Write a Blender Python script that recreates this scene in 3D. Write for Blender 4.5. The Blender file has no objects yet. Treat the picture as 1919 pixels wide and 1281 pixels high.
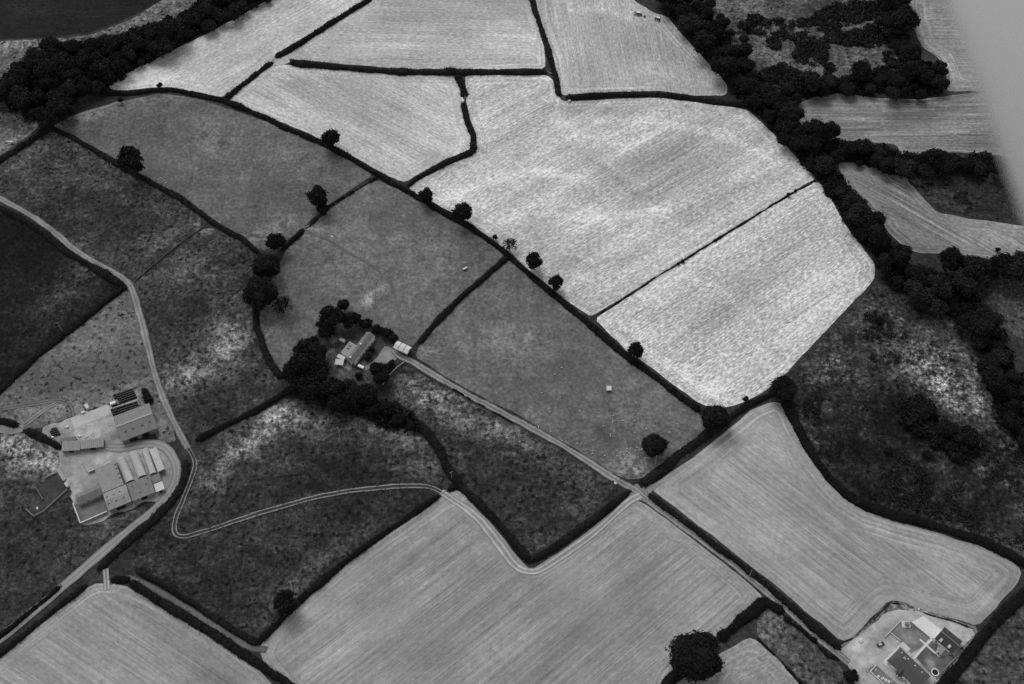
import bpy, bmesh, math, random
import numpy as np
from mathutils import Vector, Matrix, geometry, noise as mnoise

random.seed(7)
RNG = np.random.default_rng(7)
S = bpy.context.scene
C = S.collection
R_ = math.radians

# ------------------------------------------------------------------ camera, sky, sun, exposure
TILT = 57.0            # degrees below the horizon
FPX = 2200.0           # focal length in photograph pixels (1919 wide)
H = 595.0              # flying height, metres
cd = bpy.data.cameras.new("Camera")
cam = bpy.data.objects.new("Camera", cd)
C.objects.link(cam)
S.camera = cam
cd.sensor_width = 36.0
cd.lens = 36.0 * FPX / 1919.0
cd.clip_start, cd.clip_end = 0.05, 30000.0
cam.location = (0, 0, H)
cam.rotation_euler = (R_(90 - TILT), 0, 0)
cd.dof.use_dof = True
cd.dof.focus_distance = 700.0
cd.dof.aperture_fstop = 1.6

SUN_EL, SUN_AZ = 52.0, -25.0      # azimuth clockwise from +Y (the way the camera looks)
w = bpy.data.worlds.new("World")
S.world = w
w.use_nodes = True
nt = w.node_tree
sky = nt.nodes.new("ShaderNodeTexSky")
sky.sky_type = 'NISHITA'
sky.sun_disc = False
sky.sun_elevation = R_(SUN_EL)
sky.sun_rotation = R_(SUN_AZ)
bw = nt.nodes.new("ShaderNodeRGBToBW")        # black-and-white photograph: a grey overcast sky
nt.links.new(sky.outputs[0], bw.inputs[0])
nt.links.new(bw.outputs[0], nt.nodes["Background"].inputs[0])
nt.nodes["Background"].inputs[1].default_value = 0.15
sl = bpy.data.lights.new("Sun", 'SUN')
sun = bpy.data.objects.new("Sun", sl)
C.objects.link(sun)
sl.energy = 1.0
sl.angle = R_(32)
sun.rotation_euler = (R_(90 - SUN_EL), 0, R_(180 - SUN_AZ))
S.view_settings.view_transform = 'Standard'
S.view_settings.look = 'None'
S.view_settings.exposure = 0.42
S.view_settings.gamma = 1.0
S.render.engine = 'CYCLES'
S.cycles.max_bounces = 4
S.cycles.diffuse_bounces = 3
S.cycles.glossy_bounces = 2
S.cycles.transparent_max_bounces = 4
S.cycles.use_denoising = False

# ------------------------------------------------------------------ from photograph pixels to places
ct, st = math.cos(R_(TILT)), math.sin(R_(TILT))
def U(px, py, z=0.0):
    a, b = px - 959.5, 640.5 - py
    ry, rz = FPX * ct + b * st, -FPX * st + b * ct
    t = (z - H) / rz
    return Vector((a * t, ry * t, z))
def mpp(px, py, z=0.0):               # metres per photograph pixel at that place
    p = U(px, py, z)
    return (p.y * ct - (p.z - H) * st) / FPX
def PL(pts, z=0.0):
    return [U(x, y, z) for x, y in pts]
def proj(p):
    dep = p[1] * ct - (p[2] - H) * st
    return 959.5 + p[0] / dep * FPX, 640.5 - (p[1] * st + (p[2] - H) * ct) / dep * FPX

# ------------------------------------------------------------------ objects
def tag(o, label=None, cat=None, group=None, kind=None):
    if label: o['label'] = label
    if cat: o['category'] = cat
    if group: o['group'] = group
    if kind: o['kind'] = kind
    return o
def link(name, me, mat=None, parent=None, loc=None):
    o = bpy.data.objects.new(name, me)
    C.objects.link(o)
    if mat is not None and me is not None and len(me.materials) == 0:
        me.materials.append(mat)
    if parent is not None: o.parent = parent
    if loc is not None: o.location = loc
    return o
def empty(name, loc, rz=0.0):
    o = bpy.data.objects.new(name, None)
    o.empty_display_size = 0.5
    C.objects.link(o)
    o.location = loc
    o.rotation_euler = (0, 0, rz)
    return o
def copy_tree(root, parent=None):
    c = root.copy(); C.objects.link(c)
    if parent is not None: c.parent = parent
    for ch in list(root.children):
        copy_tree(ch, c)
    return c
class MB:
    """collects boxes, bars, prisms and links them as one mesh object"""
    def __init__(s): s.v, s.f = [], []
    def add(s, vs, fs):
        n = len(s.v); s.v += [tuple(q) for q in vs]; s.f += [tuple(i + n for i in f) for f in fs]; return s
    def box(s, x0, x1, y0, y1, z0, z1):
        return s.add([(x0,y0,z0),(x1,y0,z0),(x1,y1,z0),(x0,y1,z0),(x0,y0,z1),(x1,y0,z1),(x1,y1,z1),(x0,y1,z1)],
                     [(3,2,1,0),(4,5,6,7),(0,1,5,4),(1,2,6,5),(2,3,7,6),(3,0,4,7)])
    def prism(s, outline, axis, a0, a1):
        """outline of 2-D points swept along axis 'x', 'y' or 'z' from a0 to a1"""
        n = len(outline)
        mk = {'x': lambda a, q: (a, q[0], q[1]), 'y': lambda a, q: (q[0], a, q[1]), 'z': lambda a, q: (q[0], q[1], a)}[axis]
        vs = [mk(a0, q) for q in outline] + [mk(a1, q) for q in outline]
        fs = [tuple(range(n - 1, -1, -1)), tuple(range(n, 2 * n))]
        fs += [(i, (i + 1) % n, (i + 1) % n + n, i + n) for i in range(n)]
        return s.add(vs, fs)
    def tube(s, p, q, r0, r1=None, n=8):
        r1 = r0 if r1 is None else r1
        p, q = Vector(p), Vector(q); d = (q - p).normalized()
        a = d.orthogonal().normalized(); b = d.cross(a)
        vs = [p + (a * math.cos(t) + b * math.sin(t)) * r0 for t in [2*math.pi*i/n for i in range(n)]]
        vs += [q + (a * math.cos(t) + b * math.sin(t)) * r1 for t in [2*math.pi*i/n for i in range(n)]]
        fs = [tuple(range(n-1,-1,-1)), tuple(range(n,2*n))] + [(i,(i+1)%n,(i+1)%n+n,i+n) for i in range(n)]
        return s.add(vs, fs)
    def mesh(s, name, bevel=0.0):
        me = bpy.data.meshes.new(name); me.from_pydata(s.v, [], s.f); me.update()
        bm = bmesh.new(); bm.from_mesh(me)
        bmesh.ops.recalc_face_normals(bm, faces=bm.faces)
        if bevel > 0:
            bmesh.ops.bevel(bm, geom=list(bm.edges), offset=bevel, segments=2, affect='EDGES', profile=0.5)
        bm.to_mesh(me); bm.free()
        return me
    def build(s, name, mat, parent=None, loc=None, bevel=0.0):
        return link(name, s.mesh(name, bevel), mat, parent, loc)

# ------------------------------------------------------------------ materials (all grey: a black-and-white photograph)
class NB:
    def __init__(s, name):
        s.m = bpy.data.materials.new(name); s.m.use_nodes = True
        s.t = s.m.node_tree; s.b = s.t.nodes["Principled BSDF"]
        s.b.inputs["Roughness"].default_value = 0.9
        s.b.inputs["Specular IOR Level"].default_value = 0.15
    def n(s, typ, **kw):
        o = s.t.nodes.new(typ)
        for k, v in kw.items(): setattr(o, k, v)
        return o
    def put(s, sock, v):
        if isinstance(v, (int, float)): sock.default_value = v
        elif isinstance(v, (tuple, list)): sock.default_value = v
        else: s.t.links.new(v, sock)
    def math(s, op, a, b=0.0, c=0.0, clamp=False):
        o = s.n("ShaderNodeMath", operation=op, use_clamp=clamp)
        s.put(o.inputs[0], a); s.put(o.inputs[1], b)
        if op in ('MULTIPLY_ADD',): s.put(o.inputs[2], c)
        return o.outputs[0]
    def add(s, *a):
        r = a[0]
        for q in a[1:]: r = s.math('ADD', r, q)
        return r
    def mul(s, a, b): return s.math('MULTIPLY', a, b)
    def pos(s): return s.n("ShaderNodeNewGeometry").outputs["Position"]
    def obj(s): return s.n("ShaderNodeTexCoord").outputs["Object"]
    def island(s): return s.n("ShaderNodeNewGeometry").outputs["Random Per Island"]
    def sep(s, v):
        o = s.n("ShaderNodeSeparateXYZ"); s.put(o.inputs[0], v); return o.outputs
    def comb(s, x, y, z=0.0):
        o = s.n("ShaderNodeCombineXYZ"); s.put(o.inputs[0], x); s.put(o.inputs[1], y); s.put(o.inputs[2], z); return o.outputs[0]
    def noise(s, vec, scale, detail=3.0, rough=0.55, dist=0.0):
        o = s.n("ShaderNodeTexNoise"); s.put(o.inputs["Vector"], vec)
        o.inputs["Scale"].default_value = scale; o.inputs["Detail"].default_value = detail
        o.inputs["Roughness"].default_value = rough; o.inputs["Distortion"].default_value = dist
        return o.outputs[0]
    def voro(s, vec, scale):
        o = s.n("ShaderNodeTexVoronoi"); s.put(o.inputs["Vector"], vec); o.inputs["Scale"].default_value = scale
        return o.outputs["Distance"]
    def step(s, v, lo, hi):            # smooth 0..1 between lo and hi
        o = s.n("ShaderNodeMapRange", interpolation_type='SMOOTHSTEP'); s.put(o.inputs[0], v)
        o.inputs[1].default_value = lo; o.inputs[2].default_value = hi; return o.outputs[0]
    def sym(s, v, amp): return s.math('MULTIPLY_ADD', v, 2 * amp, -amp)    # 0..1 -> -amp..amp
    def attr(s, name):
        return s.n("ShaderNodeAttribute", attribute_name=name).outputs["Fac"]
    def mix(s, f, a, b):
        return s.add(s.mul(a, s.math('SUBTRACT', 1.0, f)), s.mul(b, f))
    def done(s, val, rough=None):
        s.t.links.new(val, s.b.inputs["Base Color"])
        if rough is not None: s.b.inputs["Roughness"].default_value = rough
        return s.m
    def exp(s, base, e):
        return s.math('MINIMUM', s.mul(s.math('POWER', 2.0, e), base), 0.85)

def plain(name, v, var=0.25, scale=1.5, rough=0.8, fine=0.0):
    b = NB(name); p = b.obj()
    e = b.sym(b.noise(p, scale, 4), var)
    if fine: e = b.add(e, b.sym(b.noise(p, scale * 9, 2), fine))
    return b.done(b.exp(v, e), rough)
def leafy(name, lo, hi):
    b = NB(name)
    e = b.add(b.sym(b.island(), math.log2(hi / lo) / 2), b.sym(b.noise(b.pos(), 0.11, 2), 0.8))
    return b.done(b.exp(math.sqrt(lo * hi), e), 0.95)
def roofing(name, v, rib=1.0, var=0.35, ribamp=0.12, axis=0):
    """sheet roofing: fine ribs running down the slope, stains and streaks"""
    b = NB(name); p = b.obj(); xyz = b.sep(p)
    sn = b.math('SINE', b.mul(xyz[axis], 2 * math.pi / rib))
    streak = b.noise(b.comb(b.mul(xyz[axis], 1.2), b.mul(xyz[1 - axis], 0.12), 3.0), 1.0, 3)
    e = b.add(b.mul(sn, ribamp), b.sym(b.noise(p, 0.35, 4), var), b.sym(streak, var * 0.9), b.sym(b.noise(p, 3.0, 2), 0.15))
    return b.done(b.exp(v, e), 0.75)

M = dict(
    leaf=leafy("dark_leaves", 0.005, 0.0165), leaf_mid=leafy("mid_leaves", 0.008, 0.027), hedge=leafy("hedge_leaves", 0.005, 0.015),
    scrub=leafy("scrub_leaves", 0.009, 0.032), bark=plain("bark", 0.05, 0.5, 2.0),
    tuft=leafy("rush_leaves", 0.016, 0.045), pale_shrub=leafy("pale_shrub", 0.2, 0.6),
    roof_grey=roofing("grey_sheet_roof", 0.185), roof_mid=roofing("weathered_sheet_roof", 0.25, 1.1), roof_pale=roofing("pale_curved_sheet", 0.44, 0.9, 0.3, 0.1, axis=1),
    roof_white=roofing("white_sheet_roof", 0.58, 1.0, 0.25, 0.06), slate=roofing("dark_slate", 0.075, 0.5, 0.3, 0.1), slate_dk=roofing("darker_slate", 0.05, 0.5, 0.3, 0.1),
    tile=roofing("old_slate", 0.165, 0.6, 0.5, 0.12), ridge=plain("ridge_strip", 0.32, 0.3), glassdark=plain("dark_glazing", 0.05, 0.3, 2.0, 0.25),
    rooflight=plain("rooflight_sheet", 0.085, 0.4), white=plain("white_paint", 0.72, 0.2, 1.0, 0.6), render_wall=plain("whitewash", 0.78, 0.3, 0.6),
    block=plain("block_wall", 0.24, 0.4, 0.8), tin=plain("tin_wall", 0.16, 0.4, 0.7), stone=plain("stone", 0.3, 0.6, 1.4, 0.9, 0.3),
    wood=plain("weathered_timber", 0.2, 0.5, 2.0), woodp=plain("pale_pole_timber", 0.34, 0.4, 2.0), dark=plain("dark_opening", 0.012, 0.2), rubber=plain("rubber", 0.02, 0.2),
    metal=plain("galvanised", 0.42, 0.3, 2.0, 0.5), plastic=plain("black_bale_wrap", 0.022, 0.5, 0.9, 0.35), carpaint=plain("grey_car_paint", 0.42, 0.1, 1.0, 0.3), cardark=plain("dark_car_paint", 0.05, 0.1, 1.0, 0.3),
    lamp=plain("lamp_glass", 0.7, 0.1, 1.0, 0.2), wool=plain("fleece", 0.5, 0.3, 3.0), mat_dark=plain("trampoline_mat", 0.02, 0.2), tractor=plain("tractor_paint", 0.12, 0.2, 1.0, 0.4),
    strut=plain("aircraft_paint", 0.56, 0.05, 0.5, 0.45), slab=plain("pale_paving", 0.55, 0.25, 0.4, 0.9, 0.12), soil=plain("bare_pale_soil", 0.36, 0.6, 0.5, 0.95, 0.3),
)

def ground_mat(name, base, patch=0.5, mid=0.35, grain=0.35, streak=0.0, sw=1.6, rows=None, head=0.0, spot=0.0, spot_scale=0.35, spot_lo=0.25, along=0.03, seed=0.0, crease=0.0, lines=0.0, lw=3.6, dash=0.0, breakup=1.0, bands=0.5, dots=0.0):
    """grass or stubble: clumps at several sizes, mown streaks along the rows, a headland that follows the edge, tussocks"""
    b = NB(name); p = b.pos(); x, y, z = b.sep(p)
    nbig = b.noise(p, 0.012, 3); nmid = b.noise(p, 0.075, 4, 0.65); nfine = b.noise(p, 0.42, 4, 0.72)
    tone = b.attr("tone"); edge = b.attr("edge")
    nm2 = b.noise(p, 0.16, 4, 0.7)
    brkup = b.math('MAXIMUM', b.math('MULTIPLY_ADD', b.add(nmid, b.sym(nm2, 0.7), b.sym(nfine, 0.8)), 3.4, -0.7), 0.0)
    brkup = b.math('MINIMUM', brkup, 1.35)
    tf = b.mix(breakup, 1.0, brkup)
    e = b.add(b.mul(tone, tf), b.sym(nbig, patch * 1.8), b.sym(nmid, mid * 1.4), b.sym(nm2, mid * 1.5), b.sym(nfine, grain * 2.6))
    if streak:
        d = rows if rows is not None else Vector((1, 0, 0))
        u = b.add(b.mul(x, -d.y), b.mul(y, d.x)); v = b.add(b.mul(x, d.x), b.mul(y, d.y))
        s1 = b.noise(b.comb(b.mul(u, 1 / sw), b.mul(v, along), seed), 1.0, 3.0, 0.6)
        s2 = b.noise(b.comb(b.mul(edge, 1 / sw), b.mul(x, along), b.mul(y, along)), 1.0, 3.0, 0.6)
        dsh = b.noise(b.comb(b.mul(u, 1.1), b.mul(v, 0.3), seed + 9), 1.0, 2.0, 0.65); band = b.noise(b.comb(b.mul(u, 0.07), b.mul(v, 0.006), seed + 2), 1.0, 3.0, 0.6)
        wob = b.sym(b.noise(b.comb(b.mul(v, 0.012), b.mul(u, 0.09), seed), 1.0, 2), 4.0)
        l1 = b.math('SINE', b.mul(b.add(u, wob), 2 * math.pi / lw)); l2 = b.math('SINE', b.mul(b.add(edge, wob), 2 * math.pi / lw))
        brk = b.step(b.noise(b.comb(b.mul(u, 0.11), b.mul(v, 0.02), seed + 4), 1.0, 3), 0.42, 0.68)
        if head > 0:
            k = b.step(b.add(edge, b.sym(b.noise(p, 0.05, 2), 5.0)), head - 2.5, head + 2.5)
            s = b.mix(k, s2, s1); l = b.mix(k, l2, l1)
        else: s, l = s1, l1
        smod = b.math('MULTIPLY_ADD', b.noise(p, 0.022, 3), 2.4, -0.2)
        e = b.add(e, b.mul(b.sym(s, streak * 1.9), b.math('MAXIMUM', smod, 0.15)), b.mul(b.mul(l, brk), lines), b.sym(dsh, dash * 1.5), b.sym(band, bands))
    if spot:
        sm = b.step(b.noise(p, spot_scale, 3, 0.72), 0.53, 0.64)
        sm = b.mul(sm, b.step(b.noise(p, 0.03, 3), 0.38, 0.6))
        e = b.add(e, b.mul(sm, -spot))
    if dots:
        vo = b.voro(p, 0.24); dm = b.math('SUBTRACT', 1.0, b.step(b.add(vo, b.sym(nfine, 0.7)), 0.16, 0.34))
        dm = b.mul(dm, b.step(b.add(b.noise(p, 0.045, 3, 0.65), b.sym(nm2, 0.3)), 0.34, 0.54)); e = b.add(e, b.mul(dm, -dots))
    if crease:
        o = b.n("ShaderNodeTexVoronoi", feature='DISTANCE_TO_EDGE'); b.put(o.inputs["Vector"], p); o.inputs["Scale"].default_value = 0.3
        b.put(o.inputs["Vector"], b.n("ShaderNodeVectorMath", operation="ADD").outputs[0])
        va = o.inputs["Vector"].links[0].from_node; b.put(va.inputs[0], p); b.put(va.inputs[1], b.comb(b.sym(nfine, 3.0), b.sym(nmid, 6.0)))
        ck = b.math('SUBTRACT', 1.0, b.step(o.outputs[0], 0.0, 0.12))
        e = b.add(e, b.mul(b.mul(ck, -crease), b.math('MAXIMUM', b.math('MINIMUM', tone, 1.0), 0.0)))
    return b.done(b.exp(base, e), 0.95)

def jitter_poly(pts, step=5.0, amp=0.6, closed=True):
    out = []
    n = len(pts)
    for i in range(n if closed else n - 1):
        a, b = pts[i], pts[(i + 1) % n]
        L = (b - a).length; k = max(1, int(L / step))
        nrm = Vector((-(b - a).y, (b - a).x, 0)); nrm = nrm.normalized() if nrm.length > 0 else nrm
        for j in range(k):
            q = a.lerp(b, j / k)
            out.append(q + nrm * (amp * mnoise.noise(Vector((q.x * 0.13, q.y * 0.13, 1.7)))* 1.6))
    if not closed: out.append(pts[-1].copy())
    return out
def smooth_poly(pts, it=2, closed=True):
    """corner cutting (Chaikin)"""
    for _ in range(it):
        out = []
        n = len(pts)
        for i in range(n if closed else n - 1):
            a, b = pts[i], pts[(i + 1) % n]
            k = 0.25 if not closed else min(0.25, 2.2 / max(0.1, (b - a).length))
            out += [a.lerp(b, k), a.lerp(b, 1 - k)]
        if not closed: out = [pts[0]] + out + [pts[-1]]
        pts = out
    return pts
def seg_dist(P, A, B):
    d = B - A; L2 = (d * d).sum(1) + 1e-9
    best = np.full(len(P), 1e9)
    for a, dd, l2 in zip(A, d, L2):
        t = np.clip(((P - a) @ dd) / l2, 0, 1)
        q = P - (a + t[:, None] * dd)
        best = np.minimum(best, (q * q).sum(1))
    return np.sqrt(best)
def inside(P, poly):
    x, y = P[:, 0], P[:, 1]; r = np.zeros(len(P), bool); n = len(poly)
    for i in range(n):
        x0, y0 = poly[i]; x1, y1 = poly[(i + 1) % n]
        c = ((y0 > y) != (y1 > y)) & (x < (x1 - x0) * (y - y0) / (y1 - y0 + 1e-12) + x0)
        r ^= c
    return r

def marks(pts, w, dv):
    """a thin crop mark or worn line: a chain of small long patches, in photograph pixels"""
    out = []
    for (x0, y0), (x1, y1) in zip(pts[:-1], pts[1:]):
        L = math.hypot(x1 - x0, y1 - y0)
        out.append(((x0 + x1) / 2, (y0 + y1) / 2, L * 0.62, w, math.degrees(math.atan2(y1 - y0, x1 - x0)), dv))
    return out
LAY = [0]
def layer(z):
    LAY[0] += 1; return z + 0.0006 * LAY[0]
def sheet(name, label, px, mat, z, blobs=(), res=6.0, amp=0.6, rnd=1, kind='structure', cat='field', group=None):
    """a piece of ground: polygon traced round its edge, filled with a fine triangle grid that carries its tone and edge distance"""
    z = layer(z)
    pts = [Vector((p.x, p.y, 0)) for p in PL(px)]
    if rnd: pts = smooth_poly(pts, rnd)
    pts = jitter_poly(pts, res, amp)
    P2 = np.array([(p.x, p.y) for p in pts])
    lo, hi = P2.min(0), P2.max(0)
    gx, gy = np.meshgrid(np.arange(lo[0], hi[0], res), np.arange(lo[1], hi[1], res))
    G = np.stack([gx.ravel(), gy.ravel()], 1) + RNG.uniform(-0.25, 0.25, (gx.size, 2)) * res
    G = G[inside(G, P2)]
    A, B = P2, np.roll(P2, -1, 0)
    if len(G):
        dG = seg_dist(G, A, B); G = G[dG > res * 0.45]
    V = [Vector(q) for q in np.concatenate([P2, G])]
    n = len(P2)
    r = geometry.delaunay_2d_cdt(V, [(i, (i + 1) % n) for i in range(n)], [], 1, 1e-4)
    co, fs = r[0], r[2]
    me = bpy.data.meshes.new(name)
    me.from_pydata([(q.x, q.y, z) for q in co], [], [tuple(f) for f in fs])
    W = np.array([(q.x, q.y) for q in co])
    me.update()
    bm = bmesh.new(); bm.from_mesh(me)
    for f in bm.faces:
        if f.normal.z < 0: f.normal_flip()
    bm.to_mesh(me); bm.free()
    ed = seg_dist(W, A, B)
    tn = np.zeros(len(W))
    for bl in blobs:                         # (px, py, long radius px, short radius px, angle in the picture, stops)
        cx, cy, rx, ry, an, dv = bl
        c = U(cx, cy); m = mpp(cx, cy)
        a2 = U(cx + math.cos(R_(an)) * 10, cy + math.sin(R_(an)) * 10) - c
        k = a2.length / 10
        u = a2.normalized(); v = Vector((-u.y, u.x, 0))
        v2 = U(cx - math.sin(R_(an)) * 10, cy + math.cos(R_(an)) * 10) - c
        k2 = abs(v2.dot(v)) / 10
        d = W - np.array([c.x, c.y])
        s = (d @ np.array([u.x, u.y])) / (rx * k); t = (d @ np.array([v.x, v.y])) / (ry * k2)
        tn += dv * np.exp(-(s * s + t * t))
    for nm, arr in (("edge", ed), ("tone", tn)):
        at = me.attributes.new(nm, 'FLOAT', 'POINT'); at.data.foreach_set("value", arr.astype(np.float32))
    return tag(link(name, me, mat), label, cat, group, kind)

def ribbon(name, label, px, wid, mat, z, it=2, cat='track', wob=0.25):
    """a track or road laid along a line; 'edge' runs -1..1 across it"""
    z = layer(z)
    pts = smooth_poly([Vector((p.x, p.y, 0)) for p in PL(px)], it, False)
    pts = jitter_poly(pts, 3.0, wob, False)
    vs, fs, ac = [], [], []
    K = [-1, -0.75, -0.5, -0.25, 0, 0.25, 0.5, 0.75, 1]
    for i, p in enumerate(pts):
        d = (pts[min(i + 1, len(pts) - 1)] - pts[max(i - 1, 0)]).normalized(); nn = Vector((-d.y, d.x, 0))
        ww = wid * (1 + 0.28 * mnoise.noise(Vector((p.x * 0.05, p.y * 0.05, 5))) + 0.14 * mnoise.noise(Vector((p.x * 0.23, p.y * 0.23, 2))))
        for k in K:
            q = p + nn * (k * ww / 2); vs.append((q.x, q.y, z)); ac.append(k)
    m = len(K)
    for i in range(len(pts) - 1):
        for j in range(m - 1):
            fs.append((i*m+j+1, i*m+j, (i+1)*m+j, (i+1)*m+j+1))
    me = bpy.data.meshes.new(name); me.from_pydata(vs, [], fs); me.update()
    at = me.attributes.new("edge", 'FLOAT', 'POINT'); at.data.foreach_set("value", np.array(ac, np.float32))
    return tag(link(name, me, mat), label, cat, None, 'structure')

def track_mat(name, rut, grass, c0=0.52, w0=0.26, verge=None, soft=0.12):
    b = NB(name); p = b.pos(); a = b.math('ABSOLUTE', b.attr("edge"))
    n1 = b.noise(p, 0.5, 3, 0.65); n2 = b.noise(p, 0.09, 3)
    d = b.math('ABSOLUTE', b.math('SUBTRACT', a, c0))
    k = b.math('SUBTRACT', 1.0, b.step(b.add(d, b.sym(n1, 0.22)), w0 - soft, w0 + soft))
    v = b.mix(k, grass, rut)
    if verge is not None:
        kv = b.step(b.add(a, b.sym(n1, 0.9)), 0.66, 0.98); v = b.mix(kv, v, verge)
    e = b.add(b.sym(n1, 0.7), b.sym(n2, 0.9), b.sym(b.noise(p, 1.8, 2), 0.25))
    return b.done(b.mul(v, b.math('POWER', 2.0, e)), 0.95)
def gravel(name, v, dirt=0.6):
    b = NB(name); p = b.pos()
    e = b.add(b.sym(b.noise(p, 0.06, 4, 0.6), dirt * 1.3), b.sym(b.noise(p, 0.25, 4, 0.7), dirt), b.sym(b.noise(p, 1.8, 2), 0.22), b.attr("tone"))
    return b.done(b.exp(v, e), 0.95)
def road_mat(name, v, verge):
    b = NB(name); p = b.pos(); a = b.math('ABSOLUTE', b.attr("edge"))
    n1 = b.noise(p, 0.5, 3)
    ruts = b.step(b.math('ABSOLUTE', b.math('SUBTRACT', a, 0.42)), 0.0, 0.25)
    e = b.add(b.sym(b.noise(p, 0.08, 4), 0.45), b.sym(n1, 0.25), b.mul(ruts, -0.5), b.sym(b.noise(p, 2.0, 2), 0.15))
    k = b.step(b.add(a, b.sym(n1, 0.35)), 0.74, 0.98)
    return b.done(b.mix(k, b.exp(v, e), b.exp(verge, b.sym(n1, 0.8))), 0.95)

# ------------------------------------------------------------------ the ground and the fields
def rowdir(a, b):
    d = U(*b) - U(*a); return Vector((d.x, d.y, 0)).normalized()
g = bpy.data.meshes.new("ground")
g.from_pydata([(-9000, -6000, 0), (9000, -6000, 0), (9000, 14000, 0), (-9000, 14000, 0)], [], [(0, 1, 2, 3)])
tag(link("ground", g, ground_mat("rough_ground", 0.036, 0.8, 0.8, 0.7, spot=0.8)), "rough grassland under and beyond the fields", "ground", None, 'structure')

Z1, Z2, Z3, Z4 = 0.04, 0.10, 0.16, 0.22
hay = dict(patch=0.4, mid=0.2, grain=0.32)
def hayf(name, base, a, b, head, streak=0.55, sw=1.5, **k):
    kk = dict(hay, dash=0.75, breakup=0.4, along=0.014); kk.update(k)
    return ground_mat(name, base, streak=streak, sw=sw, rows=rowdir(a, b), head=head, **kk)

sheet("field", "pale mown field in the top left beside the wood, narrowing to a point", [(203,160),(235,138),(310,101),(390,62),(465,20),(505,-2),(540,-35),(730,-35),(690,0),(607,48),(517,102),(508,114),(419,182),(362,172),(320,163),(302,162),(235,169),(208,168)],
      hayf("hay_a", 0.48, (235,134), (500,0), 10, 0.45), Z1, [(300,150,70,14,-5,0.35),(420,120,90,20,-25,-0.15)])
sheet("field", "pale mown wedge-shaped field at the top centre with one pole standing in it", [(705,-35),(990,-35),(999,0),(1020,90),(1022,128),(748,129),(545,110),(520,106),(607,54),(694,0)],
      hayf("hay_b", 0.43, (560,112), (1000,125), 8, 0.4), Z1, [(760,20,70,30,-20,-0.35),(620,85,40,18,-20,-0.35),(800,80,200,20,0,0.15)])
sheet("field", "pale mown five-sided field below the long straight hedge", [(508,118),(545,122),(614,128),(748,139),(856,141),(864,165),(870,192),(874,228),(884,252),(882,280),(832,299),(762,340),(742,337),(698,313),(607,262),(530,230),(440,192),(427,186)],
      hayf("hay_c", 0.46, (500,190), (740,320), 9, 0.42), Z1, [(560,200,70,25,25,0.2),(720,220,80,30,10,-0.2),(560,160,40,15,10,-0.25)] + marks([(862,160),(868,215),(872,262),(850,290)], 4, 0.5) + marks([(640,230),(690,250),(760,300)], 5, 0.3), res=4.0)
sheet("field", "pale mown field at the top right of centre with tractors working in it", [(1005,-35),(1160,-35),(1190,2),(1222,22),(1249,30),(1296,84),(1346,138),(1365,162),(1360,179),(1296,179),(1235,170),(1128,173),(1061,178),(1051,176),(1046,141),(1031,91),(1006,20)],
      hayf("hay_d", 0.40, (1060,84), (1070,141), 11, 0.42), Z1, [(1250,140,70,18,15,0.3),(1100,50,60,20,0,-0.2),(1170,90,40,30,0,-0.15)] + marks([(1240,40),(1290,92),(1340,150)], 4, 0.4) + marks([(1065,20),(1120,14),(1200,40)], 5, 0.3), res=4.0)
sheet("field", "largest pale mown field, in the middle of the view", [(872,140),(1024,141),(1038,152),(1049,184),(1060,190),(1128,186),(1235,182),(1346,198),(1403,206),(1469,270),(1522,322),(1528,334),(1453,379.5),(1346,444.8),(1228,519),(1112,591),(1100,590),(1044,548),(980,496),(909,438),(856,402),(768,356),(770,347),(832,311),(890,290),(894,252),(882,228),(874,195)],
      hayf("hay_e", 0.47, (1111,590), (1528,336), 9, 0.5, 1.3, mid=0.24, grain=0.5, dash=1.0, bands=0.8), Z1,
      [(1235,305,95,50,-25,-0.42),(1140,320,120,22,38,-0.2),(1200,265,120,18,-10,0.3),(1390,265,60,25,-10,-0.25),(1100,205,110,12,0,-0.3),(900,390,110,25,25,0.3),(960,300,60,40,-20,-0.2),(1320,420,90,14,-32,0.25),(1120,440,50,30,-20,-0.2)] + marks([(1068,280),(1110,298),(1150,330),(1205,376)], 3.6, -0.42) + marks([(1085,284),(1120,298),(1160,330)], 4, 0.35) + marks([(800,395),(900,345),(1000,320),(1080,330)], 6, 0.45) + marks([(900,420),(1000,400),(1120,410),(1250,390),(1400,330)], 6, 0.42) + marks([(1060,230),(1200,225),(1350,250),(1450,300)], 7, 0.45) + marks([(1000,470),(1100,500),(1200,480),(1300,440)], 9, -0.22)
      + marks([(960,395),(1010,378),(1060,380),(1120,400),(1160,440)], 5, 0.35) + marks([(900,250),(960,300),(1040,330),(1110,345)], 5, 0.2) + marks([(1040,190),(1050,230),(1090,262)], 10, 0.3) + marks([(900,330),(980,300),(1050,260),(1150,250),(1300,215)], 7, 0.2)
      + marks([(1210,380),(1270,420),(1330,448)], 4, 0.35) + marks([(1010,370),(990,420),(1020,470)], 5, -0.3), res=4.0)
sheet("field", "pale mown field between the wooded belt and the dividing fence line", [(1114,597),(1161,567.5),(1228,523.5),(1346,449.5),(1453,383.5),(1529,339),(1548,352),(1580,415),(1617,465),(1637,490),(1640,515),(1628,536),(1553,614),(1479,693),(1440,728),(1396,753),(1347,766),(1314,758),(1230,696),(1170,653)],
      hayf("hay_f", 0.50, (1111,594), (1528,336), 12, 0.55, 1.2, mid=0.24, grain=0.5, dash=1.25), Z1, [(1450,500,120,40,-35,-0.4),(1330,600,90,40,-30,-0.2),(1200,620,70,30,20,0.3),(1330,720,60,25,30,0.3),(1560,400,50,20,50,0.25)] + marks([(1180,640),(1260,690),(1340,740)], 5, 0.35) + marks([(1290,520),(1350,540),(1420,600)], 6, 0.3) + marks([(1380,560),(1480,470),(1560,420)], 6, -0.3), res=4.0)
GR = rowdir((490,1180), (820,940))
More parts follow.
